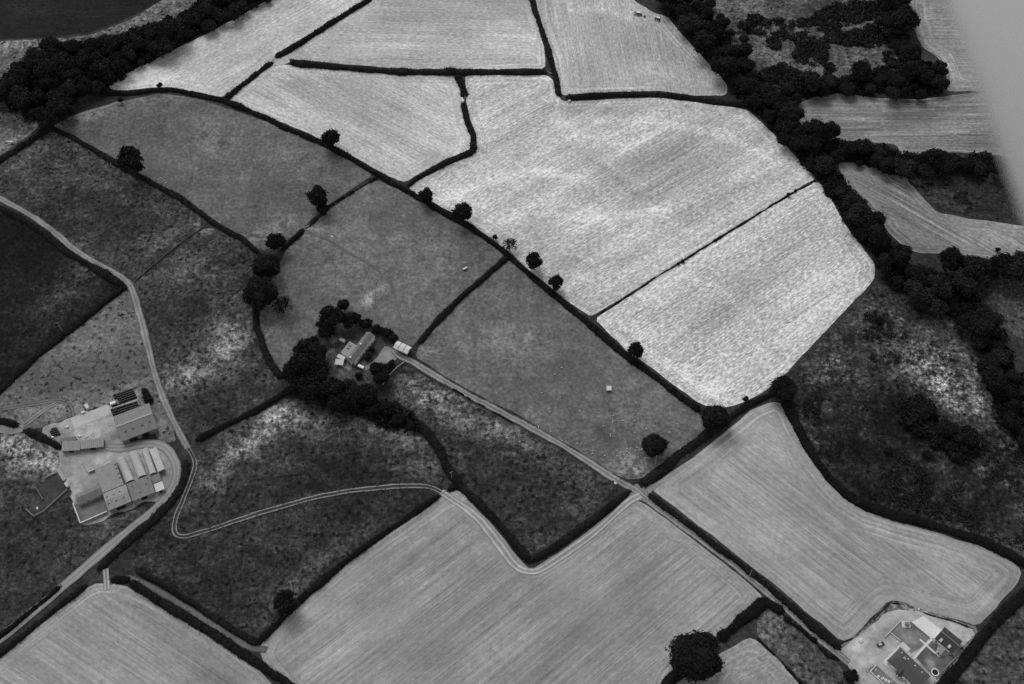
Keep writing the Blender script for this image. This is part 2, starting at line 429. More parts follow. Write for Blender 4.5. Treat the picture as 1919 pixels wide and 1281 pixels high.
sheet("field", "mid grey striped mown field at the bottom centre", [(838,925),(862,917),(898,957),(943,1006),(978,1053),(995,1067),(1080,1012),(1172,941),(1190,933),(1213,946),(1298,1010),(1363,1060),(1423,1110),(1430,1120),(1391,1158),(1347,1195),(1256,1275),(1240,1330),(570,1330),(500,1252),(484,1215),(494,1203),(567,1128),(641,1064),(715,1010),(769,972),(825,934)],
      hayf("hay_g", 0.275, (490,1180), (820,940), 9, 0.55, 1.15, patch=0.5, mid=0.22, grain=0.18, dash=0.35, along=0.012, lines=0.13, lw=4.0), Z1, [(1060,1130,70,90,0,-0.3),(800,1180,140,50,-35,-0.15),(860,1000,80,40,0,0.15),(1190,990,50,40,0,0.15),(600,1150,60,40,-35,0.12),(1120,1050,60,20,-40,0.18),(930,1200,80,30,-35,0.15),(1200,1110,40,50,0,-0.2),(760,1080,70,25,-35,-0.12)] + marks([(700,1030),(800,970),(850,960)], 6, 0.2), res=5.0)
sheet("field", "mid grey mown field curving round above the bungalow", [(1471,756),(1488,800),(1523,866),(1552,905),(1588,938),(1629,961),(1722,989),(1840,1024),(1889,1048),(1916,1070),(1911,1086),(1870,1134),(1833,1173),(1790,1160),(1735,1145),(1690,1127),(1667,1125),(1627,1164),(1600,1192),(1577,1202),(1440,1086),(1315,988),(1248,938),(1216,912),(1292,862),(1347,817),(1402,772),(1445,752)],
      hayf("hay_i", 0.3, (1210,912), (1577,1204), 13, 0.5, 1.5, patch=0.45, mid=0.22, grain=0.18, dash=0.35, along=0.012, lines=0.08, lw=4.6), Z1, [(1500,960,90,30,30,-0.15),(1400,850,70,50,0,0.1),(1700,1010,150,25,10,0.12),(1450,1000,60,12,40,0.2),(1600,1080,60,40,30,-0.2),(1740,1100,80,12,15,0.2)] + marks([(1520,900),(1580,960),(1650,1000),(1760,1030),(1880,1080)], 6, 0.22) + marks([(1250,930),(1350,1000),(1450,1080)], 5, 0.2) + marks([(1640,1120),(1680,1096),(1760,1110)], 5, -0.25), res=5.0)
sheet("field", "mid grey striped mown field in the bottom left corner", [(205,1092),(245,1099),(303,1130),(404,1198),(476,1247),(516,1287),(560,1330),(-60,1330),(-60,1262),(0,1231),(115,1140),(172,1095)],
      hayf("hay_h", 0.275, (250,1096), (480,1245), 8, 0.48, 1.3, patch=0.45, mid=0.25, grain=0.18, dash=0.35, along=0.012, lines=0.14, lw=4.0), Z1, [(200,1110,70,20,10,0.2)])
sheet("field", "small mid grey mown field at the bottom right of centre", [(1400,1196),(1420,1200),(1500,1273),(1530,1330),(1245,1330),(1262,1284),(1345,1228)],
      hayf("hay_j", 0.265, (1255,1300), (1405,1190), 14, 0.45, 1.5, patch=0.25, mid=0.25, grain=0.2, along=0.015, lines=0.12), Z1)
sheet("field", "striped field behind the right-hand wood, partly hidden by the aircraft strut", [(1701,0),(1722,-40),(1990,-40),(1990,172),(1772,170),(1774,140),(1757,106),(1727,88),(1706,35)],
      hayf("hay_k", 0.235, (1710,120), (1800,122), 12, 0.8, 1.7, mid=0.5), Z1, [(1750,70,30,15,0,-0.4)])
sheet("field", "striped field between two tree belts on the right", [(1473,203),(1530,180),(1580,174),(1647,184),(1728,186),(1822,174),(1990,172),(1990,305),(1862,290),(1755,284),(1690,297),(1681,270),(1570,264),(1506,238),(1490,216)],
      hayf("hay_l", 0.2, (1500,225), (1640,225), 5, 0.9, 1.9, mid=0.3, lines=0.34, lw=5.4), Z1, [(1700,218,70,9,0,-0.9),(1650,215,12,40,0,0.4),(1780,245,90,14,0,0.5),(1580,180,60,8,5,-0.3)])
sheet("field", "curving striped field below the lower tree belt on the right", [(1569,305),(1604,304),(1681,320),(1710,343),(1727,370),(1757,397),(1822,410),(1990,432),(1990,495),(1919,489),(1848,484),(1788,475),(1718,474),(1694,460),(1668,440),(1640,400),(1610,370),(1585,345)],
      hayf("hay_m", 0.225, (1600,340), (1760,430), 6, 0.8, 1.7, mid=0.3, lines=0.3, lw=5.0), Z1, [(1640,350,50,20,30,-0.3),(1830,445,90,15,5,0.25)])

past = dict(patch=0.55, mid=0.62, grain=0.72)
sheet("field", "grey pasture below the wood with a curved upper hedge", [(97,238),(141,215),(226,190),(302,174),(362,182),(500,227),(607,275),(700,327),(648,361),(590,405),(560,433),(530,455),(489,470),(421,424),(287,338),(187,281)],
      ground_mat("pasture_a", 0.116, **past), Z1, [(170,212,70,9,-14,0.9),(500,432,50,18,-20,0.6),(310,180,50,8,-5,0.4),(300,330,40,30,30,-0.35),(200,190,40,12,-10,-0.3),(575,424,14,8,0,0.9),(400,260,60,30,20,0.3),(560,300,50,30,30,0.25),(470,360,60,30,0,-0.25),(330,250,40,30,0,-0.2)] + marks([(500,380),(530,405),(556,412)], 3, 0.7))
sheet("field", "grey pasture above the white farmhouse with a winding path", [(705,337),(738,351),(769,367),(856,416),(949,480),(864,548),(783,635),(772,650),(740,640),(680,600),(600,620),(545,675),(525,705),(497,650),(484,600),(500,540),(540,460),(581,423),(648,370)],
      ground_mat("pasture_b", 0.134, **past), Z1, [(690,562,18,5,-34,1.4),(712,547,18,5,-34,1.1),(858,506,14,3,-38,1.7),(852,540,5,3,0,1.6),(786,584,5,3,0,1.3),(822,553,6,2,-30,0.9),(575,428,22,12,0,0.8),(530,570,14,14,0,-0.9),(480,640,25,20,0,0.2),(500,620,30,30,0,0.3),(640,520,50,40,0,0.2),(800,470,70,40,30,0.2),(740,420,50,40,0,-0.25),(600,560,40,30,0,-0.2)] + marks([(680,430),(720,450),(770,440)], 4, 0.35))
sheet("field", "grey sheep pasture between the farm track and the long hedge", [(787,647),(824,603),(868,560),(955,485),(1000,526),(1111,619),(1228,713),(1309,775),(1330,802),(1269,843),(1201,898),(1167,896),(1078,841),(962,772),(878,731),(777,668)],
      ground_mat("pasture_c", 0.134, **past), Z1, [(1195,880,28,22,0,1.1),(1170,862,24,16,0,0.5),(1125,805,38,5,48,-0.9),(800,655,30,12,25,0.5),(1045,760,12,2,40,0.7),(1195,878,4,3,0,-2.0),(1141,733,14,5,0,-0.9),(830,680,30,8,30,-0.4),(940,640,70,40,20,0.25),(1090,700,60,40,20,-0.25),(1000,580,40,30,0,-0.2),(1180,780,60,30,30,0.2),(890,620,40,40,0,-0.15)] + marks([(962,720),(1010,738),(1070,770)], 3, -0.4))

rough = dict(patch=1.05, mid=1.4, grain=1.3, dots=1.7, breakup=0.34)
sheet("field", "dark tussocky pasture on the left inside the bend of the road", [(93,240),(187,288),(287,346),(369,397),(381,423),(252,525),(232,515),(141,463),(0,364),(-60,340),(-60,318),(0,303)],
      ground_mat("rough_a", 0.045, spot=1.0, **rough), Z1, [(140,275,60,14,30,0.5),(40,330,60,20,20,0.4),(300,440,40,30,0,0.6),(200,400,90,30,20,-0.3),(377,421,10,5,0,2.4)])
sheet("field", "mottled dark pasture with dry pale patches right of the road", [(383,427),(419,430),(485,476),(478,560),(475,600),(493,655),(523,712),(498,755),(436,785),(369,818),(354,838),(314,755),(284,660),(257,560),(252,530)],
      ground_mat("rough_b", 0.045, spot=1.1, spot_scale=0.28, **rough), Z1, [(430,622,38,50,-20,1.7),(372,690,85,36,-30,1.6),(330,715,34,26,0,0.8),(370,500,55,34,0,1.0),(350,580,70,40,0,-0.5),(400,770,60,40,-30,-0.9),(345,822,14,10,0,1.2),(350,455,40,12,-40,0.3),(383,426,13,6,0,2.6)] + marks([(392,424),(425,440),(455,458),(475,474)], 3, 1.2))
sheet("field", "very dark rushy field at the left edge above the straight hedge", [(-60,372),(0,396),(80,439),(230,536),(134,612),(0,725),(-60,765)],
      ground_mat("rough_c", 0.0095, spot=0.7, **rough), Z1, [(125,545,100,34,-42,1.9),(190,515,40,14,20,1.0),(60,640,60,10,-40,1.0),(160,500,40,10,20,0.7)])
sheet("field", "grey pasture dotted with dark rush tufts above the farmyard", [(239,542),(252,562),(292,715),(312,765),(332,830),(300,828),(262,762),(205,754),(130,782),(85,799),(45,806),(36,795),(0,782),(-60,775),(-60,764),(0,732),(134,619)],
      ground_mat("rough_d", 0.125, patch=0.4, mid=0.6, grain=0.75, dots=1.9, breakup=0.4), Z1, [(190,752,130,22,-12,0.55),(300,790,14,50,15,0.5),(60,780,70,18,-8,0.35),(190,620,80,40,-30,0.35),(120,710,60,30,0,-0.35),(215,700,50,30,0,-0.3),(245,745,40,14,-20,0.6),(40,760,60,10,-5,0.3),(240,560,20,14,0,-0.2)])
sheet("field", "dark field with pale dry margins crossed by the two-rut track", [(548,742),(600,762),(700,792),(765,802),(816,838),(836,890),(832,912),(821,918),(713,995),(565,1112),(485,1190),(437,1172),(303,1086),(254,1062),(237,1050),(264,1000),(342,925),(372,850),(377,825),(436,795),(502,765)],
      ground_mat("rough_e", 0.028, spot=0.5, **rough), Z1, [(430,868,105,13,-42,1.7),(505,803,70,24,-35,1.3),(625,782,140,24,12,1.4),(770,832,70,40,30,1.0),(480,800,100,70,-35,0.6),(760,880,60,30,0,0.5),(410,912,6,6,0,1.0),(600,1060,160,16,-38,0.9),(640,870,120,40,0,-0.5),(560,900,120,40,-10,-0.5),(800,880,30,40,0,0.6),(300,1060,60,20,30,0.7),(540,950,60,30,0,0.3),(600,800,140,26,12,0.8),(420,850,110,26,-42,0.9),(660,950,60,30,-20,-0.5)])
sheet("field", "dark field below the farm track with a dry pale upper end", [(725,745),(752,684),(769,688),(876,751),(980,803),(1061,850),(1121,888),(1163,914),(1078,988),(992,1040),(946,985),(862,897),(834,850),(767,776)],
      ground_mat("rough_f", 0.03, spot=0.8, **rough), Z1, [(795,735,80,42,32,1.9),(870,775,90,30,32,1.2),(955,818,80,22,30,1.5),(1085,885,60,34,40,1.2),(1000,1025,26,12,0,1.8),(1080,940,40,20,-35,0.9),(930,900,70,40,0,-0.4)])
sheet("field", "very dark ploughed-looking field in the top left corner", [(-60,-40),(335,-40),(302,0),(250,29),(170,60),(100,68),(0,73),(-60,74)],
      ground_mat("rough_g", 0.0125, patch=0.4, mid=0.5, grain=0.8, streak=0.5, sw=1.6, rows=rowdir((0,50),(160,45))), Z1, [(60,18,70,6,10,0.7),(200,70,60,5,-15,0.5)])
sheet("field", "pale scrubby strip between the dark corner field and the wood", [(-60,79),(0,77),(100,72),(170,65),(250,34),(310,-5),(340,-40),(450,-40),(400,12),(350,45),(300,75),(200,95),(100,110),(60,130),(0,150),(-60,165)],
      ground_mat("rough_h", 0.135, spot=1.0, **rough), Z1, [(60,85,120,8,-3,0.7),(280,55,60,12,-30,0.4),(20,110,30,12,0,-0.4)])
sheet("field", "small rough field at the left edge below the wood", [(-60,165),(0,180),(45,200),(75,237),(0,292),(-60,330)],
      ground_mat("rough_i", 0.09, spot=1.0, **rough), Z1, [(30,262,50,8,-35,1.0),(30,235,20,12,0,-0.6),(10,200,30,15,0,-0.6)])
sheet("field", "rough grass round the farm buildings at the lower left", [(-60,792),(0,790),(45,812),(114,845),(114,885),(140,945),(152,985),(200,975),(288,942),(260,990),(148,1065),(92,1113),(0,1186),(-60,1225)],
      ground_mat("rough_j", 0.04, spot=0.8, **rough), Z1, [(30,830,90,34,25,1.7),(90,870,50,16,0,0.9),(20,880,30,16,0,0.5),(75,855,120,60,10,0.9),(25,830,50,30,20,0.5),(60,1050,90,40,-30,-0.3),(60,980,60,30,0,-0.4),(230,960,60,14,-35,1.6)])
sheet("field", "scrubby rough slope on the right with a pale dry patch", [(1479,702),(1553,622),(1634,540),(1661,533),(1704,566),(1781,603),(1822,623),(1835,674),(1867,772),(1921,843),(1990,880),(1990,1085),(1919,1047),(1772,982),(1628,942),(1530,855),(1490,780)],
      ground_mat("rough_k", 0.031, spot=1.5, crease=1.3, **dict(rough, patch=1.7, mid=2.0, grain=1.7, breakup=0.35)), Z1, [(1745,692,68,42,42,1.9),(1778,738,62,28,48,1.6),(1850,745,24,44,-20,1.4),(1560,680,50,16,-38,0.7),(1600,720,40,24,20,0.7),(1530,860,30,40,50,0.6),(1700,920,60,30,20,0.5),(1640,560,40,14,-35,0.9),(1620,700,60,30,0,0.4),(1660,870,40,40,0,0.5),(1850,880,50,20,30,0.6),(1800,940,40,20,20,0.3),(1550,690,50,10,-38,1.0),(1560,800,70,40,0,-0.2),(1690,760,40,20,0,-1.2),(1710,800,80,34,20,-1.1),(1620,850,60,40,30,-0.9),(1770,920,70,30,15,-0.9),(1650,730,26,50,0,-0.7),(1600,640,24,30,0,-0.6),(1870,960,50,40,0,-0.8)])
sheet("field", "dark pasture in the bottom right corner beyond the garden hedge", [(1925,1108),(1990,1060),(1990,1330),(1765,1330),(1778,1275),(1842,1192)],
      ground_mat("rough_l", 0.055, **rough), Z1, [(1822,1245,14,34,40,0.9),(1900,1150,60,30,0,0.2)])
sheet("field", "dark scrub-covered corner beside the aircraft strut", [(1697,334),(1760,328),(1869,326),(1890,365),(1960,430),(1822,406),(1758,393),(1728,366)],
      ground_mat("rough_m", 0.026, **rough), Z1, [(1790,380,60,14,10,0.5)])
sheet("field", "rough grass clearing at the right edge inside the tree belt", [(1812,536),(1870,524),(1990,520),(1990,660),(1900,628),(1850,580)],
      ground_mat("rough_n", 0.05, **rough), Z1)
sheet("field", "rough heath with scrub at the top right inside the tree belts", [(1262,24),(1290,-40),(1700,-40),(1660,40),(1672,90),(1700,135),(1600,152),(1430,178),(1400,160),(1330,70)],
      ground_mat("rough_o", 0.075, **rough), Z1, [(1350,10,80,16,0,0.7),(1440,105,50,24,20,0.6),(1600,105,80,14,-8,0.4),(1530,50,60,8,-20,0.3),(1520,90,40,20,0,-0.3),(1620,40,30,10,-20,0.4)])
sheet("field", "narrow rough meadow between the field and the bungalow track", [(1442,1142),(1470,1152),(1540,1212),(1575,1247),(1592,1290),(1575,1330),(1540,1320),(1500,1270),(1420,1194),(1418,1155)],
      ground_mat("rough_p", 0.075, **rough), Z1, [(1450,1160,30,20,40,0.7),(1470,1210,30,30,0,0.3),(1540,1260,30,14,30,-0.5)])

# yards, tracks, paths
sheet("verge", "rough pale verge between the mown field and the bungalow's gravel yard", [(1570,1212),(1600,1194),(1628,1166),(1667,1126),(1690,1128),(1735,1145),(1790,1161),(1836,1176),(1812,1212),(1780,1252),(1600,1252)], ground_mat("verge_grass", 0.15, **dict(rough, patch=0.6)), Z1, [(1720,1146,20,6,15,0.7),(1600,1205,14,8,0,0.6),(1760,1160,24,5,15,0.6)], res=3, cat='verge')
Y = dict(kind='structure', cat='yard')
sheet("yard", "pale gravel yard between the farm sheds", [(82,800),(130,782),(205,755),(212,782),(230,828),(262,830),(300,826),(322,845),(335,870),(334,895),(322,922),(302,942),(290,936),(240,952),(200,968),(170,985),(150,986),(138,945),(112,885),(112,862),(112,845),(85,815)],
      gravel("yard_gravel", 0.31, 1.0), Z2, [(205,858,40,10,-8,0.25),(140,858,20,10,0,-0.3),(120,870,12,14,0,-0.5),(222,850,20,6,-20,-0.3),(205,822,8,20,60,-0.5),(100,812,20,8,20,-0.5),(312,880,10,26,0,-0.4),(270,828,30,5,-10,0.2),(165,805,26,8,-20,0.2),(240,862,60,16,-10,0.3),(190,800,30,30,0,0.35),(160,960,40,20,0,-0.5),(100,800,30,10,0,-0.2),(225,810,16,24,70,-0.5),(295,790,8,24,0,-0.6)], res=3, amp=2.2, **Y)
sheet("concrete_pad", "pale concrete yard beside the stacks of black bales", [(132,784),(149,778),(199,759),(207,766),(208,775),(140,804)], gravel("concrete", 0.43, 0.35), Z3, res=4, amp=0.2, rnd=0, kind='structure', cat='yard')
sheet("concrete_pad", "thin pale strip of concrete between the two bale blocks", [(207,765),(256,748),(262,757),(259,760),(255,751),(208,768)], gravel("concrete_b", 0.42, 0.3), Z3, res=4, amp=0.1, rnd=0, kind='structure', cat='yard')
sheet("yard", "pale gravel yard round the bungalow", [(1566,1222),(1592,1207),(1622,1180),(1660,1150),(1690,1139),(1735,1150),(1790,1166),(1830,1182),(1802,1213),(1782,1240),(1762,1268),(1745,1330),(1590,1330),(1606,1292),(1598,1265),(1583,1243)],
      gravel("yard_gravel_b", 0.36, 0.8), Z2, [(1672,1152,36,5,-35,0.35),(1700,1146,26,4,5,0.3),(1612,1200,30,5,-40,0.3),(1660,1185,18,8,-40,-0.25),(1640,1225,20,14,0,-0.2),(1800,1200,16,8,0,-0.3),(1640,1180,40,8,-40,0.25),(1625,1220,20,20,0,0.2),(1790,1190,20,20,0,0.2),(1760,1165,30,6,20,0.2)], res=3, amp=1.3, **Y)
LAWN = ground_mat("lawn", 0.17, 0.2, 0.6, 0.3)
sheet("lawn", "grey lawn in front of the pale terrace", [(1689,1167),(1706,1167),(1741,1196),(1725,1213),(1708,1224),(1700,1218),(1690,1203),(1668,1185)], LAWN, Z3, [(1705,1200,12,8,0,0.3)], res=3, amp=0.1, rnd=0, kind='structure', cat='lawn')
sheet("lawn", "patchy lawn between the two bungalow buildings", [(1715,1231),(1744,1200),(1757,1208),(1756,1225),(1760,1232),(1782,1224),(1790,1231),(1757,1266),(1746,1264)], ground_mat("lawn_b", 0.13, 0.3, 1.0, 0.4), Z3, [(1742,1243,10,8,0,0.7),(1770,1245,10,8,0,-0.8)], res=3, amp=0.1, rnd=0, kind='structure', cat='lawn')
sheet("lawn", "front lawn of the bungalow beside the white boulders", [(1634,1258),(1643,1247),(1700,1297),(1690,1330),(1660,1290)], LAWN, Z3, res=3, amp=0.1, rnd=0, kind='structure', cat='lawn')
sheet("terrace", "white paved terrace beside the slate-roofed annexe", [(1708.3,1165.4),(1730.7,1154.2),(1764.9,1180.7),(1750.7,1196),(1742.5,1196)], gravel("terrace_paving", 0.62, 0.15), Z4, res=3, amp=0.05, rnd=0, kind='structure', cat='terrace')
sheet("terrace", "pale patio at the north corner of the bungalow", [(1691.5,1202),(1706.5,1215.5),(1700.6,1222.2),(1686.8,1211.5),(1664,1241),(1690,1264),(1725,1295),(1722,1300),(1685,1269),(1652,1240.7)], gravel("terrace_paving_b", 0.5, 0.15), Z4, res=3, amp=0.05, rnd=0, kind='structure', cat='terrace')
ribbon("garden_path", "white straight path from the bungalow to the terrace", [(1712,1234),(1728,1216),(1746,1197)], 1.3, gravel("path_paving", 0.6, 0.15), Z4, 0, 'path', 0.0)
ribbon("garden_path", "white path crossing the garden towards the annexe", [(1723.6,1197.8),(1738,1211),(1754,1225)], 1.1, gravel("path_paving_b", 0.55, 0.15), Z4 + 0.02, 0, 'path', 0.0)
sheet("terrace", "grey paved corner below the flat-roofed annexe extension", [(1752,1223),(1757.8,1231.4),(1764,1225),(1757,1217)], gravel("terrace_paving_c", 0.42, 0.15), Z4 + 0.04, res=3, amp=0.05, rnd=0, kind='structure', cat='terrace')
sheet("lawn", "shaggy garden ground round the white farmhouse", [(598,640),(640,600),(680,606),(720,630),(738,640),(735,690),(690,720),(650,735),(600,720),(610,680)], ground_mat("garden_ground", 0.055, 0.4, 0.9, 0.5), Z2, [(630,640,12,9,0,1.6),(655,612,10,6,0,1.0),(626,662,6,6,0,1.5),(660,695,24,7,25,1.3),(690,672,8,16,40,0.8),(640,690,20,6,30,1.2),(615,655,6,14,30,1.2),(680,660,6,20,40,0.9),(624,718,14,8,-30,1.6),(690,640,12,8,0,-0.5)], res=4, kind='structure', cat='lawn')
sheet("yard", "pale gravel turning place between the farmhouse and the barn", [(718,646),(732,648),(746,662),(741,672),(727,689),(704,684),(684,697),(677,692),(700,674)], gravel("yard_gravel_c", 0.2), Z3, [(726,668,8,8,0,0.4)], res=3, amp=1.3, **Y)

TM = track_mat("stone_track", 0.27, 0.16, verge=0.075)
ribbon("track", "straight stony farm track from the barn to the bungalow", [(738,655),(748,668),(769,675),(816,704),(876,739),(933,769),(980,793),(1061,838),(1121,877),(1162,904),(1189,917),(1212,936),(1246,961),(1296,998),(1364,1048),(1431,1106),(1460,1129),(1506,1169),(1537,1199),(1568,1224),(1590,1242)], 4.2, TM, Z4)
RT = track_mat("grass_ruts", 0.27, 0.04, 0.6, 0.15, verge=0.035, soft=0.14)
ribbon("track", "two pale wheel ruts curving across the dark field", [(351,838),(365,859),(366,877),(356,905),(342,938),(330,968),(325,992),(331,1003),(347,1006),(370,1000),(420,983),(480,963),(547,943),(615,926),(682,916),(766,909),(803,911),(827,922)], 3.3, RT, Z4)
ribbon("track", "pale worn track following the field edge below the dark hedge", [(827,922),(860,944),(894,968),(917,995),(941,1028),(962,1057),(980,1070),(1004,1072),(1027,1059),(1078,1025),(1128,988),(1179,937),(1200,928)], 4.4, track_mat("field_edge_track", 0.42, 0.24, 0.55, 0.2), Z4)
ribbon("road", "pale lane winding down past the left-hand fields", [(-60,340),(0,372),(50,398),(97,430),(141,470),(188,497),(232,521),(246,538),(256,568),(268,615),(282,668),(295,715),(312,762),(332,803),(352,840)], 4.3, track_mat("lane", 0.25, 0.16, 0.45, 0.3, verge=0.09), Z4, cat='road')
ribbon("road", "farm road looping out of the yard and away to the lower left", [(200,838),(229,840),(264,832),(299,832),(318,846),(331,868),(332,891),(323,917),(302,943),(276,966),(256,980),(209,1020),(151,1070),(94,1120),(44,1160),(0,1197),(-60,1243)], 5.2, road_mat("farm_road", 0.32, 0.15), Z4 + 0.02, cat='road')
ribbon("track", "grass lane between two dark hedges at the lower left", [(205,1090),(240,1080),(269,1092),(336,1129),(420,1186),(464,1213),(500,1218)], 3.6, track_mat("grass_lane", 0.14, 0.09, 0.3, 0.3), Z3)
ribbon("track", "short pale gateway into the bottom left field", [(198,1066),(200,1082),(201,1105)], 3.2, track_mat("gateway", 0.4, 0.2), Z4)
ribbon("track", "faint curved ruts above the farmyard", [(-40,772),(0,766),(60,756),(100,750),(124,752),(132,764),(134,780)], 3.4, track_mat("faint_ruts", 0.16, 0.085), Z2)
ribbon("track", "faint ruts climbing from the hedge end above the farmyard", [(40,800),(62,784),(84,766),(104,756)], 3.0, track_mat("faint_ruts_b", 0.24, 0.12), Z3)
ribbon("track", "worn pale ground at the hedge gap left of the farmyard", [(0,800),(24,803),(44,797)], 7.0, gravel("worn_ground", 0.19), Z3)
ribbon("path", "thin winding path across the pasture above the farmhouse", [(552,408),(568,428),(590,438),(622,452),(650,472),(690,493),(722,517),(738,540),(744,568),(752,600),(768,634)], 1.7, track_mat("sheep_path", 0.15, 0.085, 0.6, 0.25), Z3, cat='path')
ribbon("path", "faint pale path below the wood in the top left", [(130,222),(160,210),(200,200),(224,190)], 2.4, track_mat("pale_path", 0.24, 0.17), Z3, cat='path')
sheet("yard", "worn pale ground where the farm track meets the field gateways", [(1178,915),(1200,905),(1228,908),(1240,905),(1216,925),(1212,942),(1190,935),(1176,938)], gravel("worn_crossing", 0.24), Z3, res=4, **Y)
sheet("yard", "worn pale ground at the hedge gap in the top centre", [(497,110),(520,100),(545,112),(540,120),(515,122),(500,124)], gravel("worn_gap", 0.42), Z3, res=4, **Y)
sheet("yard", "fenced grassy pen behind the small left-hand shed buildings", [(52,955),(85,897),(107,886),(129,913),(140,925),(64,966)], ground_mat("pen_ground", 0.055, 0.4, 0.9, 0.4), Z2, [(60,930,14,10,0,1.0),(100,900,12,8,0,-0.6)], res=3, amp=1.3, **Y)
sheet("yard", "concrete floor of the walled silage clamp", [(139,946),(193,926),(204,959),(153,982)], gravel("clamp_floor", 0.16, 0.6), Z3, res=4, amp=0.1, rnd=0, **Y)

# ------------------------------------------------------------------ leaves
def leaf_quads(cen, nrm, size):
    """one four-sided leaf clump per point, facing roughly along nrm"""
    n = len(cen)
    nrm = nrm / (np.linalg.norm(nrm, axis=1, keepdims=True) + 1e-9)
    r = RNG.normal(size=(n, 3)); a = np.cross(nrm, r); a /= np.linalg.norm(a, axis=1, keepdims=True) + 1e-9
    b = np.cross(nrm, a)
    s = size[:, None]; asp = RNG.uniform(0.55, 1.0, (n, 1))
    cup = nrm * s * RNG.uniform(-0.35, 0.1, (n, 1))
    v = np.stack([cen - a * s, cen - b * s * asp + cup, cen + a * s, cen + b * s * asp + cup], 1)
    return v.reshape(-1, 3)
def quads_mesh(name, verts, extra_v=None, extra_f=None):
    n = len(verts) // 4
    fs = np.arange(n * 4).reshape(n, 4)
    me = bpy.data.meshes.new(name)
    V = verts; F = fs.tolist()
    if extra_v is not None:
        F = F + [tuple(i + len(V) for i in f) for f in extra_f]
        V = np.concatenate([V, extra_v])
    me.from_pydata(V.tolist(), [], F); me.update()
    return me
_bm = bmesh.new(); bmesh.ops.create_icosphere(_bm, subdivisions=2, radius=1.0)
ICO_V = np.array([v.co[:] for v in _bm.verts]); ICO_F = [tuple(v.index for v in f.verts) for f in _bm.faces]; _bm.free()

def crown_mesh(name, nleaf, leaf, lobes=11, sparse=False, spread=0.58, flat=0.82):
    """unit crown of leaf clumps gathered in lobes round a hollow dome, gaps between lobes"""
    cs, rs = [], []
    for i in range(lobes):
        d = RNG.normal(size=3); d[2] = abs(d[2]) * 0.9 - 0.25; d /= np.linalg.norm(d)
        cs.append(d * RNG.uniform(spread * 0.75, spread * 1.15)); rs.append(RNG.uniform(0.26, 0.46))
    cs.append(np.array([0, 0, 0.1])); rs.append(0.55)
    P, N, Sz = [], [], []
    w8 = np.array(rs) ** 2; w8 /= w8.sum()
    for c, r, k in zip(cs, rs, w8):
        m = int(nleaf * k)
        d = RNG.normal(size=(m, 3)); d /= np.linalg.norm(d, axis=1, keepdims=True)
        d[:, 2] = np.where(d[:, 2] < -0.4, -d[:, 2], d[:, 2])
        rad = r * (RNG.uniform(0.72, 1.12, m) + (RNG.random(m) < 0.16) * RNG.uniform(0.05, 0.42, m))
        P.append(c + d * rad[:, None]); N.append(d + RNG.normal(size=(m, 3)) * 0.45 + np.array([0, 0, 0.25]))
        Sz.append(leaf * RNG.uniform(0.55, 1.25, m))
    P, N, Sz = np.concatenate(P), np.concatenate(N), np.concatenate(Sz)
    P[:, 2] *= flat
    q = leaf_quads(P, N, Sz)
    ev, ef = None, None
    if not sparse:
        ev, ef = [], []
        for c, r in zip(cs, rs):
            dd = ICO_V * (r * 0.8) * (1 + 0.2 * RNG.normal(size=(len(ICO_V), 1)).clip(-1, 1)); vv = c + dd; vv[:, 2] *= flat
            ef += [tuple(i + len(ev) * len(ICO_V) for i in f) for f in ICO_F]; ev.append(vv)
        ev = np.concatenate(ev)
    return quads_mesh(name, q, ev, ef)
def trunk_mesh(name, seed):
    r = random.Random(seed); b = MB()
    p = Vector((0, 0, -0.02)); rad = 0.085
    for k in range(4):
        q = p + Vector((r.uniform(-.03, .03), r.uniform(-.03, .03), 0.3))
        b.tube(p, q, rad, rad * 0.8, 8); p = q; rad *= 0.8
        if k >= 1:
            for j in range(3):
                a = r.uniform(0, 6.28); e = p + Vector((math.cos(a) * 0.5, math.sin(a) * 0.5, r.uniform(0.25, 0.5)))
                b.tube(p - Vector((0, 0, 0.05)), e, rad * 0.55, rad * 0.2, 6)
    return b.mesh(name)
TRUNKS = [trunk_mesh("trunk", i) for i in range(3)]
for t in TRUNKS: t.materials.append(M['bark'])
def crowns(n, *a, mat='leaf', **k):
    out = []
    for i in range(n):
        m = crown_mesh("crown", *a, **k); m.materials.append(M[mat]); out.append(m)
    return out
CR = dict(wood=crowns(7, 2300, 0.085, lobes=14, spread=0.56), mid=crowns(5, 1900, 0.095, lobes=16, spread=0.52), big=crowns(3, 7000, 0.055, lobes=60, spread=0.62),
          sparse=crowns(2, 520, 0.085, sparse=True), pale=crowns(3, 2000, 0.1, mat='leaf_mid', spread=0.48), bush=crowns(3, 420, 0.17, lobes=7))
CH = 1.02                      # height of the crown's middle, in crown radii
def tree(px, py, rpx, label, kind='mid', group=None, name="tree", cat="tree", zf=1.0, R=None, low=False):
    ch = 0.55 if low else CH
    rpx *= 1.0 if kind == 'big' else 1.1
    R = R or rpx * mpp(px, py, 5)
    for _ in range(3):
        p = U(px, py, ch * R * zf); R2 = rpx * mpp(px, py, ch * R * zf) if rpx else R
        R = R2
    t = empty(name, (p.x, p.y, 0), random.uniform(0, 6.28))
    t.scale = (R, R, R * zf * (1.25 if kind in ('mid', 'wood') and not low else 1.0))
    link("trunk", random.choice(TRUNKS), None, t, (0, 0, 0 if not low else -0.7))
    link("crown", random.choice(CR[kind]), None, t, (0, 0, ch))
    return tag(t, label, cat, group)

